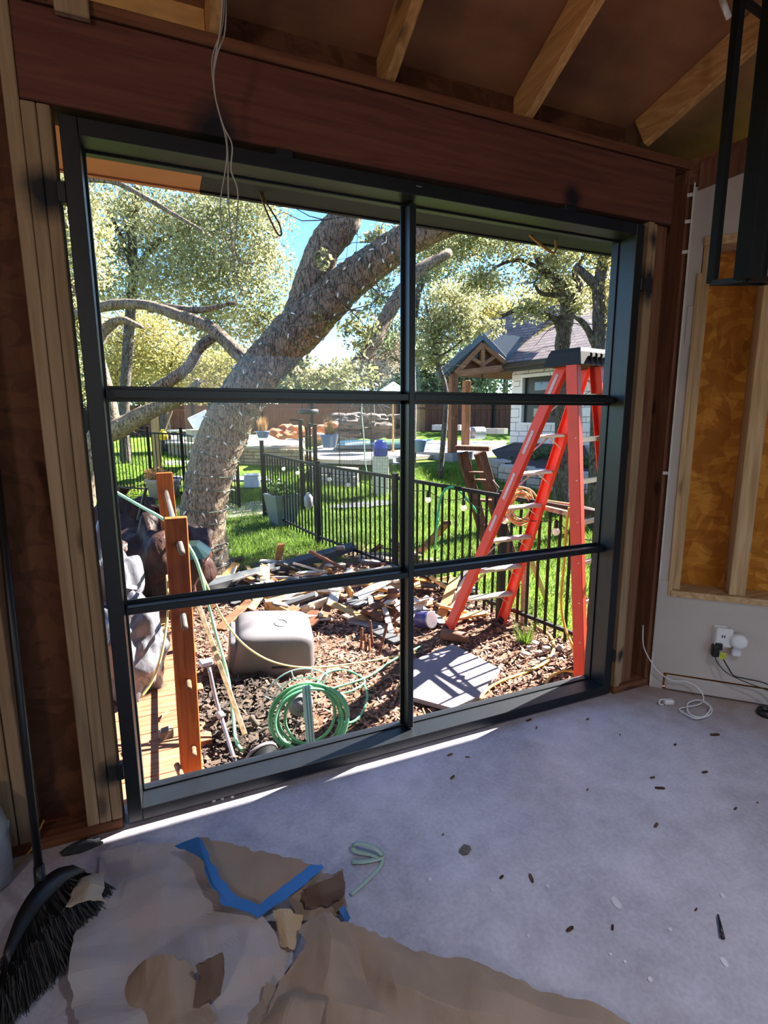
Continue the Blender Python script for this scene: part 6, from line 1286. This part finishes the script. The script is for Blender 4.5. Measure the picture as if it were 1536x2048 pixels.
build('eave_fascia', hbox(-.5, 6.2, -.5, -.44, ZE-.16, ZE+.08, .005), plain('dark_fascia', '#3a3430', .6), hs)
build('eave_gutter', hbox(-.3, 6.2, -.58, -.49, ZE-.06, ZE+.05, .01), MATS['dark_fascia'], hs)
# porch gable
M_TIM = wood('porch_timber', '#a3785a', '#7a543c', 0, objvar=.1); M_BLU = plain('slate_metal_roof', '#52616a', .5, vary=.1); M_SOF = wood('porch_soffit', '#6d452f', '#4f301f', 0)
gs = 14.6
GA = A(965, 672, gs); GL = A(874, 752, gs-.4); GR = A(1022, 733, gs+.5)
bkv = HB*0.2-HD*.0+np.array([FH[0], FH[1], 0])*2.6; bkv = HB*2.8
porch = thing('porch_gable', 'timber porch gable with king-post truss and slate-blue roof edges', 'porch', tuple(A(900, 885, gs)))
for p0, p1, nm in ((GL, GA, 'roof_slope'), (GA, GR, 'roof_slope')):
    up = np.array([0, 0, .10]); build(nm, MB().prism([tuple(p0), tuple(p1), tuple(p1+bkv), tuple(p0+bkv)], tuple(up)), M_BLU, porch)
    build('rake_board', MB().bar(p0-FH*.03, p1-FH*.03, .05, .16, (0, 0, 1), .004), M_BLU, porch)
tl, tr_, tk = A(909, 748, gs-.2), A(1018, 734, gs+.4), A(964, 688, gs+.08)
build('rafter_beam', MB().bar(tl, tk, .14, .14, (0, 0, 1), .01), M_TIM, porch); build('rafter_beam', MB().bar(tk, tr_, .14, .14, (0, 0, 1), .01), M_TIM, porch)
build('tie_beam', MB().bar(tl, tr_, .15, .17, (0, 0, 1), .01), M_TIM, porch); build('king_post', MB().bar(tk, (tl+tr_)/2+np.array([0, 0, .05]), .12, .12, (1, 0, 0), .008), M_TIM, porch)
km = (tl+tr_)/2+np.array([0, 0, .15])
for f_ in (.5,): build('strut', MB().bar(km, tl+(tk-tl)*.55, .1, .1, (0, 0, 1), .008), M_TIM, porch); build('strut', MB().bar(km, tr_+(tk-tr_)*.5, .1, .1, (0, 0, 1), .008), M_TIM, porch)
build('soffit_panel', MB().prism([tuple(tl+FH*.1), tuple(tk+FH*.1), tuple(tr_+FH*.1)], tuple(FH*.03)), M_SOF, porch)
build('porch_ceiling', MB().prism([tuple(tl), tuple(tr_), tuple(tr_+bkv), tuple(tl+bkv)], (0, 0, -.06)), M_SOF, porch)
for (a, s) in ((905, gs-.2), (931, gs+2.2)):
    q = A(a, 870, s); zt = tl[2]; build('porch_post', MB().bb(q[0]-.1, q[0]+.1, q[1]-.1, q[1]+.1, .45, zt, .01), wood('porch_post_wood', '#8a6046', '#6a4631', 2), porch)
build('hanging_rod', MB().tube([km-np.array([0, 0, .1]), km-np.array([0, 0, .45])], .015, 6), M_BLACKM, porch)
# planting bed wall in front of the house
t = thing('stone_bed', 'low limestone planting bed curving before the pool house', 'planting bed', tuple(A(1080, 945, 11.5)))
bp_ = [A(985, 930, 13.4), A(1010, 942, 12.4), A(1060, 950, 11.6), A(1130, 952, 11.1), A(1205, 950, 10.8)]
for i in range(4):
    a, b_ = bp_[i], bp_[i+1]; zg = min(terrain(a[0], a[1]), terrain(b_[0], b_[1])); zt = zg+.42; stonewall(t, a, b_, zg-.05, zt, 3, .36, M_STONE, .2, 'stone', 40+i); 
    d_ = (b_-a); build('cap_stone', MB().bar(np.array([a[0], a[1], zt])+FH*.0, np.array([b_[0], b_[1], zt]), .3, .06, (0, 0, 1), .01), M_STONE, t)
build('bed_soil', MB().prism([tuple(np.array([p[0], p[1], terrain(p[0], p[1])+.3])+FH*.1) for p in bp_]+[tuple(H(2.5, -.0, .8)), tuple(H(.2, 0, .8))], (0, 0, .04)), plain('bed_soil', '#4c4440', .95, vary=.3, scale=10), t)
leafcloud('bed_shrubs', [(A(1095, 912, 12.6), (.35, .3, .22)), (A(1135, 905, 12.4), (.3, .3, .2)), (A(1165, 925, 11.6), (.3, .25, .15)), (A(1025, 925, 12.9), (.25, .2, .12))], 1600, .07, M_LEAFD, t, 14, 44)
